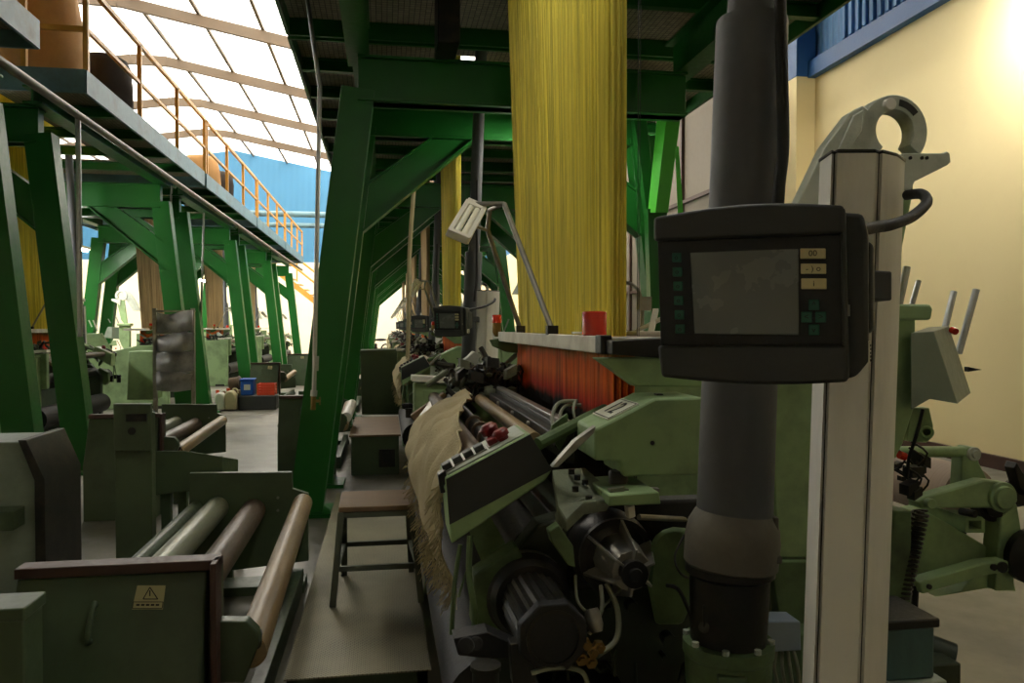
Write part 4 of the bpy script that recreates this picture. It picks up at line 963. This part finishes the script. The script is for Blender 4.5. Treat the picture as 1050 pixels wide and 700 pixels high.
m = MB(); m.tube([WD(797, 222, 1.62), WD(799, 190, 1.62), WD(803, 150, 1.63), WD(802, 80, 1.65), WD(800, 0, 1.66), WD(799, -100, 1.66), WD(798, -300, 1.68)], .0125, 12, 6); m.build('flexible_conduit', 'rubber', DU)
# ------------------------------------------------------------------ copies of the loom with its curtain, terminal, column and duct
def cat_rest(): pass
RW = ['nearest', 'second', 'third', 'fourth', 'fifth', 'sixth']
HC2 = None
for i in range(1, 6):
    d = (0, PITCH * i, 0)
    dup(L, d, 'sage green loom standing %s from the front in the right row' % RW[i])
    h = dup(HC, d, ('bright yellow harness curtain of the second loom in the right row' if i == 1 else 'beige harness curtain of the %s loom in the right row' % RW[i]))
    if i >= 2:
        for ch in h.children:
            if ch.name.startswith('cord_bank'):
                if HC2 is None: HC2 = ch.data.copy(); HC2.materials[0] = M['cord_beige']
                ch.data = HC2
    dup(TE, d, 'dark grey operator terminal of the %s loom in the right row' % RW[i])
    dup(CO, d, 'white terminal column of the %s loom in the right row' % RW[i])
    dup(DU, d, 'dark grey drive shaft duct of the %s loom in the right row' % RW[i])
    dup(CL, d, 'beige cloth over the breast beam of the %s loom in the right row' % RW[i])
# left row: the same looms turned to face the aisle
LX, LY = -5.0, 10.9
def turn(o, cx, cy, ry):
    """place of a right-row thing after a half turn about loom centre, moved to the left row"""
    p = o.location; q = V((1.3, 3.25, 0)); d = p - q
    return V((cx - d.x, cy - d.y, p.z))
for i in range(0, 5):
    cy = LY + PITCH * i
    for o, lab in ((L, 'sage green loom standing %s in the left row'), (HC, None), (CO, 'white terminal column of the %s loom in the left row'), (DU, 'dark grey drive shaft duct of the %s loom in the left row')):
        c = dup(o, loc=turn(o, LX, cy, 0), rz=PI)
        if o is HC:
            c['label'] = 'ochre yellow harness curtain behind the two nearest left legs' if i == 0 else 'beige harness curtain of the %s loom in the left row' % RW[i]
            if i:
                for ch in c.children:
                    if ch.name.startswith('cord_bank'): ch.data = HC2
        else: c['label'] = lab % RW[i]

# ------------------------------------------------------------------ cloth winder (roller stand) in the aisle
WN = thing('cloth_winder', (-.72, 3.5, 0), 'nearest dark green cloth winder with four long rollers and a warning sticker', 'cloth winder', 'cloth winders')
def Q(m, name, mat, parent=None, bevel=0): return m.build(name, mat, parent if parent is not None else WN, bevel)
a, b, c, d = W(24, 584, 2.42), W(212, 584, 2.42), W(199, 682, 2.28), W(10, 690, 2.28)
zt_ = W(120, 571, 2.48).z
xl, xr = -1.04, -.49
hs = MB().prism([(xl, 2.44, .0), (xl, 2.28, .0), (xl, 2.28, .42), (xl, 2.42, zt_ - .035), (xl, 2.44, zt_ - .035)], (xr - xl - .03, 0, 0)); h1 = Q(hs, 'housing_door', 'winder', bevel=.006)
hb = Q(MB().box((xl + .0, 2.44, 0), (xr, 2.50, zt_ - .03)), 'housing', 'winder', bevel=.006)
m = MB().box((xl, 2.40, zt_ - .03), (xr + .005, 2.47, zt_)); m.box((xr - .012, 2.36, .3), (xr + .005, 2.44, zt_)); Q(m, 'housing_rim', 'skirt', hb, .003)
hp = W(96, 640, 2.37)
m = MB(); sl_ = V((0, .14, zt_ - .035 - .42)).normalized(); pn = V((0, -sl_.z, sl_.y))
def door(u, v): return WP(u, v, V((0, 2.28, .42)), pn)
m.tube([door(92, 657), door(92, 655) + pn * .02, door(98, 622) + pn * .02, door(98, 620)], .009, 10, 4); Q(m, 'door_handle', 'winder', h1)
st = [door(u, v) + pn * .001 for u, v in ((141, 600), (170, 600), (167, 624.5), (135.5, 624.5))]
sk = Q(MB().prism(st, pn * .001), 'warning_sticker', 'sticker', h1)
t3 = [door(u, v) + pn * .003 for u, v in ((154, 602), (162, 614), (147, 614))]
m = MB(); 
for i in range(3): m.beam(t3[i], t3[(i + 1) % 3], .0025, .001, up=pn)
m.beam(door(154, 605) + pn * .003, door(154, 611) + pn * .003, .003, .001, up=pn)
q4 = [door(u, v) + pn * .003 for u, v in ((137, 617), (167.5, 617), (166.5, 623.5), (136, 623.5))]
for i in range(4): m.beam(q4[i], q4[(i + 1) % 4], .002, .001, up=pn)
for u in (140, 145, 150, 155, 160): m.beam(door(u, 620) + pn * .003, door(u + 3.5, 620) + pn * .003, .005, .001, up=pn)
Q(m, 'sticker_print', 'ink', sk)
# end plates and rollers
fp = MB().pxprism([(194, 485), (299, 484), (300, 501), (316, 506), (316, 575), (194, 590)], 4.58, 4.62); fpl = Q(fp, 'far_end_plate', 'winder', bevel=.003)
MBx = MB().box((-1.05, 4.5, 0), (-.45, 4.7, .05)); Q(MBx, 'far_foot', 'winder', bevel=.004)
m = MB()
for u, v in ((285, 510), (285, 523)): c = W(u, v, 4.575); m.cyl(c, c + V((0, -.006, 0)), .008, seg=8)
Q(m, 'plate_bolt', 'steel', fpl)
def roller(u0, v0, Y0, u1, v1, Y1, r, mat):
    a, b = W(u0, v0, Y0), W(u1, v1, Y1)
    d = (b - a); L_ = d.length; e = r * .35
    m = MB().lathe(a, b, [(0, e), (.012, e), (.0121, r * .97), (.016, r), (.984, r), (.988, r * .97), (.9881, e), (1, e)], 28); return Q(m, 'roller', mat)
roller(255, 672, 2.50, 311, 514, 4.57, .053, 'beige_roll')
b_ = W(262, 521, 4.57); roller(0, 0, 1, 0, 0, 1, .05, 'brown_roll') if False else None
def roller2(u1, v1, r, mat, tilt=0):
    b = W(u1, v1, 4.57); a = V((b.x - tilt, 2.5, b.z)); m = MB(); e = r * .35
    m.lathe(a, b, [(0, e), (.012, e), (.0121, r * .97), (.016, r), (.984, r), (.988, r * .97), (.9881, e), (1, e)], 28); return Q(m, 'roller', mat)
roller2(261, 522, .066, 'brown_roll', -.01); roller2(224, 519, .062, 'grey_roll'); roller2(202, 519, .036, 'winder')
br = MB().pxprism([(205, 637), (253, 637), (264, 648), (266, 660), (262, 670), (250, 700), (205, 700)], 2.42, 2.47); Q(br, 'near_bracket', 'winder', bevel=.004)
Q(MB().cyl(W(262, 660, 2.5), W(300, 530, 4.5), .018, seg=12), 'tie_bar', 'steel_dark')
Q(MB().box((-1.02, 2.8, 0), (-.96, 4.58, .12)), 'base_rail', 'winder', bevel=.004)
Q(MB().box((-.52, 2.8, 0), (-.46, 4.58, .12)), 'base_rail', 'winder', bevel=.004)
WLAB = {1: 'green cloth winder beside the second gantry leg of the right row', 2: 'green cloth winder of the third loom in the right row'}
for i in (1, 2): dup(WN, (0, PITCH * i + .14, 0), WLAB[i])
dup(WN, (-1.25, 4.15, 0), 'green cloth winder on the left of the aisle behind the tall control post')
dup(WN, (-1.5, 13.2, 0), 'green cloth winder on the left of the aisle behind the blue toolbox')
dup(WN, (-1.4, 18.2, 0), 'farthest green cloth winder on the left of the aisle')

# tall control post with small cap, sloped chute beyond
t = thing('control_post', (-1.25, 4.42, 0), 'tall flat green control post standing behind the nearest cloth winder', 'post')
p0, p1 = W(117, 424, 4.38), W(155, 424, 4.38)
MB().box((p0.x, 4.38, 0), (p1.x, 4.46, p0.z)).build('post_body', 'winder', t, .006)
MB().pxprism([(116, 414), (154, 414), (155, 462), (117, 462)], 4.34, 4.38).build('post_panel', 'winder', t, .003)
m = MB(); c = W(135, 442, 4.335); m.cyl(c, c + V((0, .01, 0)), .02, seg=14); m.obox(W(140, 428, 4.335), (.05, .006, .02), ((1, 0, 0), (0, 1, 0), (0, 0, 1))); m.build('post_switch', 'iron', t)
MB().box((p0.x - .05, 4.3, 0), (p1.x + .05, 4.56, .02)).build('post_foot', 'winder', t)
t = thing('sloped_chute', (-1.1, 4.75, 0), 'dark green chute with sloped top behind the tall control post', 'chute')
MB().hexa([W(156, 508, 4.72), W(156, 462, 4.72), W(190, 462, 4.72), W(228, 468, 4.72), W(228, 500, 4.72)], [W(156, 508, 4.72) + V((0, .5, 0)), W(156, 462, 4.72) + V((0, .5, -.1)), W(190, 462, 4.72) + V((0, .5, -.1)), W(228, 468, 4.72) + V((0, .5, -.1)), W(228, 500, 4.72) + V((0, .5, 0))]).build('chute_body', 'winder', t, .005)
c = W(156, 505, 4.72)
for x in (c.x + .04, c.x + .38): MB().box((x, 4.75, 0), (x + .05, 4.8, c.z + .02)).build('leg', 'winder', t); MB().box((x, 5.12, 0), (x + .05, 5.17, c.z + .02)).build('leg', 'winder', t)
# box at the left edge, its cheek and shelf
t = thing('winder_housing', (-2.15, 4.7, 0), 'sage green housing with dark sloped cheek at the left edge of the aisle', 'housing')
zh = W(20, 453, 4.5).z
x0, x1 = W(-40, 500, 4.5).x, W(38, 500, 4.5).x
MB().prism([(x0, 4.5, 0), (x1 - .0, 4.5, 0), (x1, 4.5, zh - .2), (x1 - .07, 4.5, zh), (x0, 4.5, zh)], (0, .4, 0)).build('housing_body', 'greybox', t, .008)
MB().prism([(x1 + .003, 4.46, 0), (x1 + .053, 4.46, 0), (x1 + .053, 4.46, zh - .2), (x1 - .035, 4.46, zh + .015), (x1 - .075, 4.46, zh + .015), (x1 + .003, 4.46, zh - .2)], (0, .5, 0)).build('cheek', 'iron', t, .003)
MB().box((x0, 4.36, .45), (x1 - .06, 4.5, .55)).build('shelf', 'winder', t, .004)
t = thing('machine_corner_box', (-1.28, 2.2, 0), 'dark green low box in the bottom left corner beside the nearest winder', 'box')
a = W(25, 622, 1.95)
MB().box((a.x - .6, 1.95, 0), (a.x, 2.05, a.z - .03)).build('box_body', 'winder', t, .006)
MB().box((a.x - .61, 1.94, a.z - .03), (a.x + .004, 2.06, a.z)).build('box_lid', 'winder', t, .004)

# ------------------------------------------------------------------ walking platforms, stool
def platform(y0, y1, x0, x1, z, label):
    t = thing('platform', ((x0 + x1) / 2, (y0 + y1) / 2, 0), label, 'platform', 'checker plate platforms')
    MB().box((x0, y0, z - .006), (x1, y1, z)).build('tread_plate', 'checker', t)
    m = MB(); m.box((x0 + .01, y0 + .01, z - .08), (x1 - .01, y0 + .05, z - .006)); m.box((x0 + .01, y1 - .05, z - .08), (x1 - .01, y1 - .01, z - .006)); m.box((x0 + .01, y0 + .01, z - .08), (x0 + .05, y1 - .01, z - .006)); m.box((x1 - .05, y0 + .01, z - .08), (x1 - .01, y1 - .01, z - .006)); m.build('frame', 'winder', t)
    for x in (x0 + .03, x1 - .08):
        for y in (y0 + .03, y1 - .08): MB().box((x, y, 0), (x + .05, y + .05, z - .08)).build('leg', 'steel_dark', t)
    return t
platform(2.95, 6.25, -.37, .17, .2, 'long checker plate platform under the stool beside the nearest loom')
t = thing('bench_platform', (.05, 8.9, 0), 'low green step box with plank top beyond the stool', 'step box')
p0, p1, p2, p3 = W(360, 446, 8.0), W(411, 446, 8.0), W(411, 420, 9.6), W(370, 420, 9.6)
MB().box((p0.x, 8.0, 0), (p1.x - .02, 9.6, p0.z - .02)).build('step_body', 'winder', t, .006)
MB().box((p0.x - .02, 7.98, p0.z - .02), (p1.x, 9.62, p0.z)).build('step_top', 'wood', t, .003)
MB().box((p1.x - .22, 7.985, .08), (p1.x - .06, 8.0, .26)).build('vent_panel', 'iron', t)
tag(MB().pxprism([(369, 359), (414, 358), (414, 425), (371, 425)], 10.2, 10.7).build('tool_cabinet', 'winder', bevel=.01), 'dark green cabinet closing the walkway beyond the step box', 'cabinet')
tag(MB().lathe(W(355, 428, 8.3), W(361, 414, 9.0), [(0, .02), (.01, .055), (.99, .055), (1, .02)], 20).build('cloth_roll', 'offwhite'), 'small white roll leaning low beside the step box', 'roll')
# stool
t = thing('stool', (-.02, 3.95, .2), 'low steel stool with brown board seat on the checker plate platform', 'stool')
f0, f1, b0, b1 = W(347, 515, 3.72), W(425, 513, 3.72), W(350.5, 499.5, 4.08), W(420, 498.5, 4.08)
zs = .655
m = MB(); pl4 = [V((p.x, p.y, zs - .025)) for p in (f0, f1, b1, b0)]; m.prism(pl4, (0, 0, .025)); m.build('seat', 'wood', t, .004)
ft = [W(341, 615, 3.68), W(432, 612, 3.68)]
fy = [(V((f0.x + .012, f0.y + .012, zs - .025)), V((ft[0].x, 3.69, .2))), (V((f1.x - .012, f1.y + .012, zs - .025)), V((ft[1].x, 3.69, .2))), (V((b0.x + .012, b0.y - .012, zs - .025)), V((ft[0].x + .03, 4.16, .2))), (V((b1.x - .012, b1.y - .012, zs - .025)), V((ft[1].x - .03, 4.16, .2)))]
for a, b in fy: MB().beam(a, b, .03, .03, up=(0, 1, 0)).build('leg', 'stoolgreen', t, .002)
def on(i, z): a, b = fy[i]; return a.lerp(b, (a.z - z) / (a.z - b.z))
for i, j, z in ((0, 1, .37), (2, 3, .37), (0, 2, .37), (1, 3, .37), (0, 1, .615), (2, 3, .615), (0, 2, .615), (1, 3, .615)):
    MB().beam(on(i, z), on(j, z), .018, .024).build('stretcher', 'stoolgreen', t)

# ------------------------------------------------------------------ pipes at the gantry
t = thing('air_drop_pipe', (W(322, 415, 6.2).x, 6.2, W(322, 415, 6.2).z), 'vertical galvanised pipe with brass tap hanging beside the nearest right gantry leg', 'pipe')
a, b = W(326, 84, 6.2), W(322, 400, 6.2)
m = MB(); m.tube([W(313, -10, 6.2), W(316, 5, 6.2), W(325.5, 72, 6.2), W(328, 88, 6.2), b], .017, 12); m.build('pipe', 'galv', t)
m = MB(); m.cyl(b, W(321.5, 406, 6.2), .026, seg=12); m.build('coupling', 'galv', t); MB().cyl(W(324, 365, 6.2), W(323.5, 380, 6.2), .024, seg=10).build('coupling', 'galv', t)
m = MB(); m.cyl(W(321.5, 405, 6.2), W(321, 420, 6.2), .02, seg=10); m.cyl(W(321, 411, 6.2), W(328, 411, 6.2), .012, seg=8); m.beam(W(328, 407, 6.2), W(328, 415, 6.2), .012, .012, up=(0, 1, 0)); m.build('tap', 'brass', t)
tag(MB().cyl((-3.02, 4.0, 3.62), (-3.02, 30, 3.62), .04, seg=12).build('air_pipe', 'dullpipe'), 'long grey pipe running under the edge of the left decks', 'pipe')
a, b = W(80, 133, 8.5), W(80, 300, 8.5)
tag(MB().cyl((a.x, 8.5, 1.4), (a.x, 8.5, 3.6), .026, seg=10).build('air_drop_pipe', 'galv'), 'thin vertical grey pipe beside the second left gantry leg', 'pipe')
for (u, v0, v1, Y, lab) in ((209, 218, 330, 14.2, 'thin grey pipe hanging by the third left gantry leg'), (177, 180, 225, 14.0, 'thin cord hanging from the deck edge near the third left gantry leg')):
    tag(MB().cyl(W(u, v0, Y), W(u - 3, v1, Y), .018, seg=8).build('air_drop_pipe', 'galv'), lab, 'pipe')
tag(MB().tube([W(427, 165, 8.2), W(424, 200, 8.2), W(420, 260, 8.2), W(419, 330, 8.2), W(417, 395, 8.2)], .022, 8, 4).build('hanging_rope', 'cloth'), 'pale rope hanging in the aisle beside the second yellow curtain', 'rope')
# V-shaped strut and slanted plate behind the big curtain
t = thing('gantry_strut', (2.62, 7.0, 0), 'green V-shaped strut, light painted into two plates, between the big yellow curtain and the duct', 'strut')
a, b = W(691, 98, 6.9), W(676, 218, 6.9)
MB().hexa([W(686, 97, 6.9), W(701, 97, 6.9), W(685, 218, 6.9), W(672, 218, 6.9)], [W(676, 97, 7.05), W(701, 97, 7.12), W(685, 218, 7.12), W(664, 218, 7.05)]).build('strut_plate', 'gantry_lit', t, .004)
MB().hexa([W(650, 122, 7.2), W(663, 122, 7.2), W(674, 214, 7.2), W(664, 222, 7.2)], [W(646, 122, 7.4), W(660, 122, 7.4), W(672, 214, 7.4), W(660, 222, 7.4)]).build('strut_plate', 'gantry', t, .004)
MB().hexa([W(664, 214, 7.0), W(684, 214, 7.0), W(686, 330, 7.0), W(668, 330, 7.0)], [W(660, 214, 7.3), W(680, 214, 7.3), W(682, 330, 7.3), W(664, 330, 7.3)]).build('strut_post', 'gantry', t, .004)
a = W(676, 325, 7.1); MB().box((a.x - .1, 7.02, 0), (a.x + .1, 7.25, a.z + .05)).build('strut_foot', 'gantry', t, .004)
MB().hexa([W(692, 150, 7.3), W(696, 150, 7.3), W(702, 240, 7.3), W(696, 240, 7.3)], [W(692, 150, 7.4), W(696, 150, 7.4), W(702, 240, 7.4), W(696, 240, 7.4)]).build('strut_rib', 'gantry_lit', t)
# trunking under the first deck
tag(MB().pxprism([(449, -40), (472, -40), (472, 43), (449, 43)], 5.9, 6.3).build('cable_trunk', 'iron', bevel=.01), 'short black cable trunk hanging under the nearest right deck', 'trunk')
# ------------------------------------------------------------------ left side: sheet stack, cart goods
t = thing('sheet_rack', (W(178, 390, 12.3).x, 12.3, 0), 'grey metal rack with curled dusty sheets behind the control post', 'rack')
for k, (v0, v1) in enumerate(((320, 340), (342, 360), (361, 380), (381, 400))):
    m = MB(); rows = []
    for i in range(9):
        f = i / 8; rows.append([W(161 + (198 - 161) * f, v0 + 2 * math.sin(f * 5 + k), 12.0 + .10 * math.sin(f * 4 + k)), W(161 + 37 * f, v1 + 1.5 * math.sin(f * 4), 12.0 + .18 * math.cos(f * 3 + k))])
    m.grid(rows); o = m.build('sheet', 'darksheet', t, sharp=180); s2 = o.modifiers.new('thick', 'SOLIDIFY'); s2.thickness = .015
for u in (159, 198):
    a = W(u, 316, 12.1); MB().box((a.x - .025, 12.05, 0), (a.x + .025, 12.12, a.z)).build('upright', 'steel', t)
for v in (319, 342, 361, 381): a, b = W(158, v, 12.08), W(200, v, 12.08); MB().beam(a, b, .05, .03).build('shelf_bar', 'steel', t)
tag(MB().pxprism([(132, 360), (157, 360), (157, 410), (130, 410)], 12.4, 12.9).build('switch_cabinet', 'sage', bevel=.01), 'pale green switch cabinet left of the grey sheet rack', 'cabinet')
GY = 14.6
def gz(u): return W(u, 412, GY)
def jerry(u, w, h, mat, lab):
    c = W(u, 400, GY); x = c.x
    t = thing('jerrycan', (x, GY, 0), lab, 'jerrycan', 'jerrycans')
    MB().prism([(x - w / 2, GY - .1, .02), (x + w / 2, GY - .1, .02), (x + w / 2, GY - .1, h * .78), (x + w * .2, GY - .1, h), (x - w * .3, GY - .1, h), (x - w / 2, GY - .1, h * .8)], (0, .22, 0)).build('body', mat, t, .03)
    MB().cyl((x - .05, GY, h - .02), (x - .05, GY, h + .04), .03, seg=12).build('screw_cap', 'orange', t)
    MB().tube([(x + .02, GY, h - .02), (x + .04, GY, h + .03), (x + .1, GY, h + .02), (x + .12, GY, h - .05)], .014, 8, 3).build('handle', mat, t)
    return t
jerry(237, .2, .36, 'can', 'cream jerrycan on the floor in front of the black box')
jerry(226, .17, .33, 'offwhite', 'white jerrycan on the floor at the far left of the goods')
a, b = W(244, 398, GY), W(283, 412, GY)
tag(MB().hexa([(a.x, GY, .0), (b.x, GY, .0), (b.x, GY, .26), (a.x, GY, .26)], [(a.x, GY + .45, .0), (b.x, GY + .45, .0), (b.x, GY + .45, .26), (a.x, GY + .45, .26)]).build('black_box', 'black', bevel=.02), 'black box on the floor under the blue toolbox', 'box')
c0, c1 = W(247, 398, GY + .1).x, W(260, 398, GY + .1).x
t = thing('toolbox', ((c0 + c1) / 2, GY + .2, .26), 'blue plastic box standing on the black box', 'box')
MB().box((c0, GY + .06, .262), (c1, GY + .36, .52)).build('box_body', 'blue', t, .02); MB().box((c0 - .01, GY + .05, .52), (c1 + .01, GY + .37, .56)).build('box_lid', 'blue', t, .01)
MB().box((c0 + .06, GY + .05, .36), (c1 - .05, GY + .06, .46)).build('box_label', 'paper', t)
c0, c1 = W(232, 398, GY + .2).x, W(246, 398, GY + .2).x
tag(MB().lathe(((c0 + c1) / 2 - .1, GY + .3, .44), ((c0 + c1) / 2 + .16, GY + .3, .48), [(0, .05), (.1, .12), (.7, .12), (.8, .14), (1, .06)], 18).build('paint_pot', 'brown_roll'), 'brown pot lying above the jerrycans beside the blue box', 'pot')
tag(MB().box(((c0 + c1) / 2 - .2, GY + .16, 0), ((c0 + c1) / 2 + .12, GY + .46, .335)).build('wooden_crate', 'wood', bevel=.01), 'brown crate behind the jerrycans carrying the brown pot', 'crate')
c0, c1 = W(263, 398, GY).x, W(281, 398, GY).x
t = thing('orange_crate', ((c0 + c1) / 2, GY + .25, .26), 'orange plastic crate standing on the black box right of the blue box', 'crate')
m = MB(); y0, y1 = GY + .06, GY + .4
for a, b in (((c0, y0), (c1, y0 + .02)), ((c0, y1 - .02), (c1, y1)), ((c0, y0), (c0 + .02, y1)), ((c1 - .02, y0), (c1, y1))):
    for z in (.28, .33, .38, .43): m.box((a[0], a[1], z), (b[0], b[1], z + .035))
m.box((c0, y0, .262), (c1, y1, .28))
for x in (c0, c1 - .03):
    for y in (y0 - .004, y1 - .026): m.box((x, y, .262), (x + .03, y + .03, .47))
m.build('crate_wall', 'orange', t)
# motorcycle at the far wall
t = thing('motorcycle', (WZ(383, 358, 0).x, 43.0, 0), 'dark motorcycle parked before the bright end wall', 'motorcycle')
cx = W(383, 350, 43).x
for s_ in (-.68, .68):
    c = V((cx + s_, 43, .3)); m = MB().annulus(c - V((0, .05, 0)), c + V((0, .05, 0)), .22, .3, 22); w_ = m.build('wheel', 'rubber', t)
    m = MB()
    for k in range(8): a = k * PI / 4; m.cyl(c, c + V((math.cos(a) * .23, 0, math.sin(a) * .23)), .008, seg=5)
    m.cyl(c - V((0, .07, 0)), c + V((0, .07, 0)), .05, seg=10); m.build('spokes', 'steel', w_)
MB().tube([(cx - .68, 43, .3), (cx - .5, 43, .75), (cx - .42, 43, 1.0)], .04, 8).build('fork', 'steel', t)
MB().tube([(cx - .5, 42.7, 1.05), (cx - .42, 43, 1.0), (cx - .5, 43.3, 1.05)], .025, 8).build('handlebar', 'iron', t)
MB().ball((cx - .12, 43, .78), .2, (1.3, .7, .7)).build('fuel_tank', 'red', t)
MB().ball((cx + .38, 43, .8), .2, (1.7, .7, .4)).build('saddle', 'rubber', t)
MB().box((cx - .25, 42.85, .3), (cx + .2, 43.15, .6)).build('engine', 'iron', t, .05)
MB().tube([(cx - .1, 43.16, .4), (cx + .3, 43.2, .3), (cx + .8, 43.2, .35)], .045, 8).build('exhaust', 'steel', t)
MB().ball((cx - .56, 43, .95), .1).build('headlight', 'offwhite', t)

# ------------------------------------------------------------------ lamps, sky
def tube_lamp(p0, p1, lab, group='lit fluorescent lamps'):
    p0, p1 = V(p0), V(p1)
    t = thing('fluorescent_lamp', (p0 + p1) / 2, lab, 'lamp', group)
    MB().beam(p0 + V((0, 0, .05)), p1 + V((0, 0, .05)), .14, .05).build('lamp_body', 'offwhite', t, .005)
    MB().cyl(p0, p1, .02, seg=10).build('tube', 'tube', t)
    for f in (.15, .85): q = p0.lerp(p1, f); MB().cyl(q + V((0, 0, .07)), V((q.x, q.y, 4.04)), .006, seg=6).build('hanger_rod', 'steel_dark', t)
for i in range(4):
    y = 10.9 + PITCH * i
    tube_lamp((-6.0, y - .8, 3.05), (-6.0, y + .8, 3.05), 'lit fluorescent lamp behind the %s loom of the left row' % RW[i])
def work_lamp(p0, p1, e, lab):
    t = thing('work_lamp', (V(p0) + V(p1)) / 2, lab, 'lamp', 'work lamps under the decks')
    p0, p1 = V(p0), V(p1)
    MB().beam(p0 + V((0, 0, .05)), p1 + V((0, 0, .05)), .14, .05).build('lamp_body', 'offwhite', t, .005)
    for f in (.15, .85): q = p0.lerp(p1, f); MB().cyl(q + V((0, 0, .07)), V((q.x, q.y, 4.14)), .006, seg=6).build('hanger_rod', 'steel_dark', t)
    MB().cyl(p0, p1, .02, seg=10).build('tube', emit('lit_work_tube', (1, .96, .88), e), t)
work_lamp((.50, 1.7, 3.85), (.50, 3.0, 3.85), 130, 'lit tube lamp under the nearest right deck above the walkway')
work_lamp((1.25, 7.05, 3.2), (1.95, 7.05, 3.2), 220, 'lit tube lamp between the first two gantry bays behind the big yellow curtain')
for i in range(1, 5): work_lamp((2.9, 3.6 + PITCH * i, 3.85), (2.9, 5.0 + PITCH * i, 3.85), 110, 'lit tube lamp under the right deck behind the %s loom of the right row' % RW[i])
work_lamp((3.1, 1.2, 3.85), (3.1, 2.6, 3.85), 60, 'lit tube lamp under the nearest right deck at its wall side')
t = thing('flood_lamp', (5.9, 6.3, 5.0), 'bright flood lamp hung high on the cream right wall', 'lamp')
MB().box((5.86, 6.1, 4.98), (6.02, 6.5, 5.04)).build('lamp_housing', 'black', t, .005)
MB().box((5.88, 6.13, 4.965), (6.0, 6.47, 4.978)).build('lamp_glass', 'flood', t)
MB().beam((6.02, 6.3, 5.01), (6.4, 6.3, 5.05), .04, .04).build('lamp_arm', 'black', t)
sp = bpy.data.lights.new('flood_light', 'AREA'); sp.shape = 'RECTANGLE'; sp.size = .3; sp.size_y = .1; sp.energy = 120; sp.color = (1, .96, .87)
so = bpy.data.objects.new('flood_light', sp); COL.objects.link(so); so.location = (5.94, 6.3, 4.955)
so.rotation_euler = V((.35, .25, -.6)).to_track_quat('-Z', 'Y').to_euler()

w = bpy.data.worlds.new('sky'); S.world = w; w.use_nodes = True
bg = w.node_tree.nodes['Background']; bg.inputs[0].default_value = (1.0, .97, .92, 1); bg.inputs[1].default_value = 13.0
S.view_settings.view_transform = 'Standard'; S.view_settings.look = 'None'; S.view_settings.exposure = -.12; S.view_settings.gamma = 1
S.view_settings.use_curve_mapping = False
S.cycles.use_denoising = True
S.cycles.max_bounces = 8; S.cycles.diffuse_bounces = 5; S.cycles.glossy_bounces = 3; S.cycles.transmission_bounces = 6
S.cycles.sample_clamp_indirect = 8
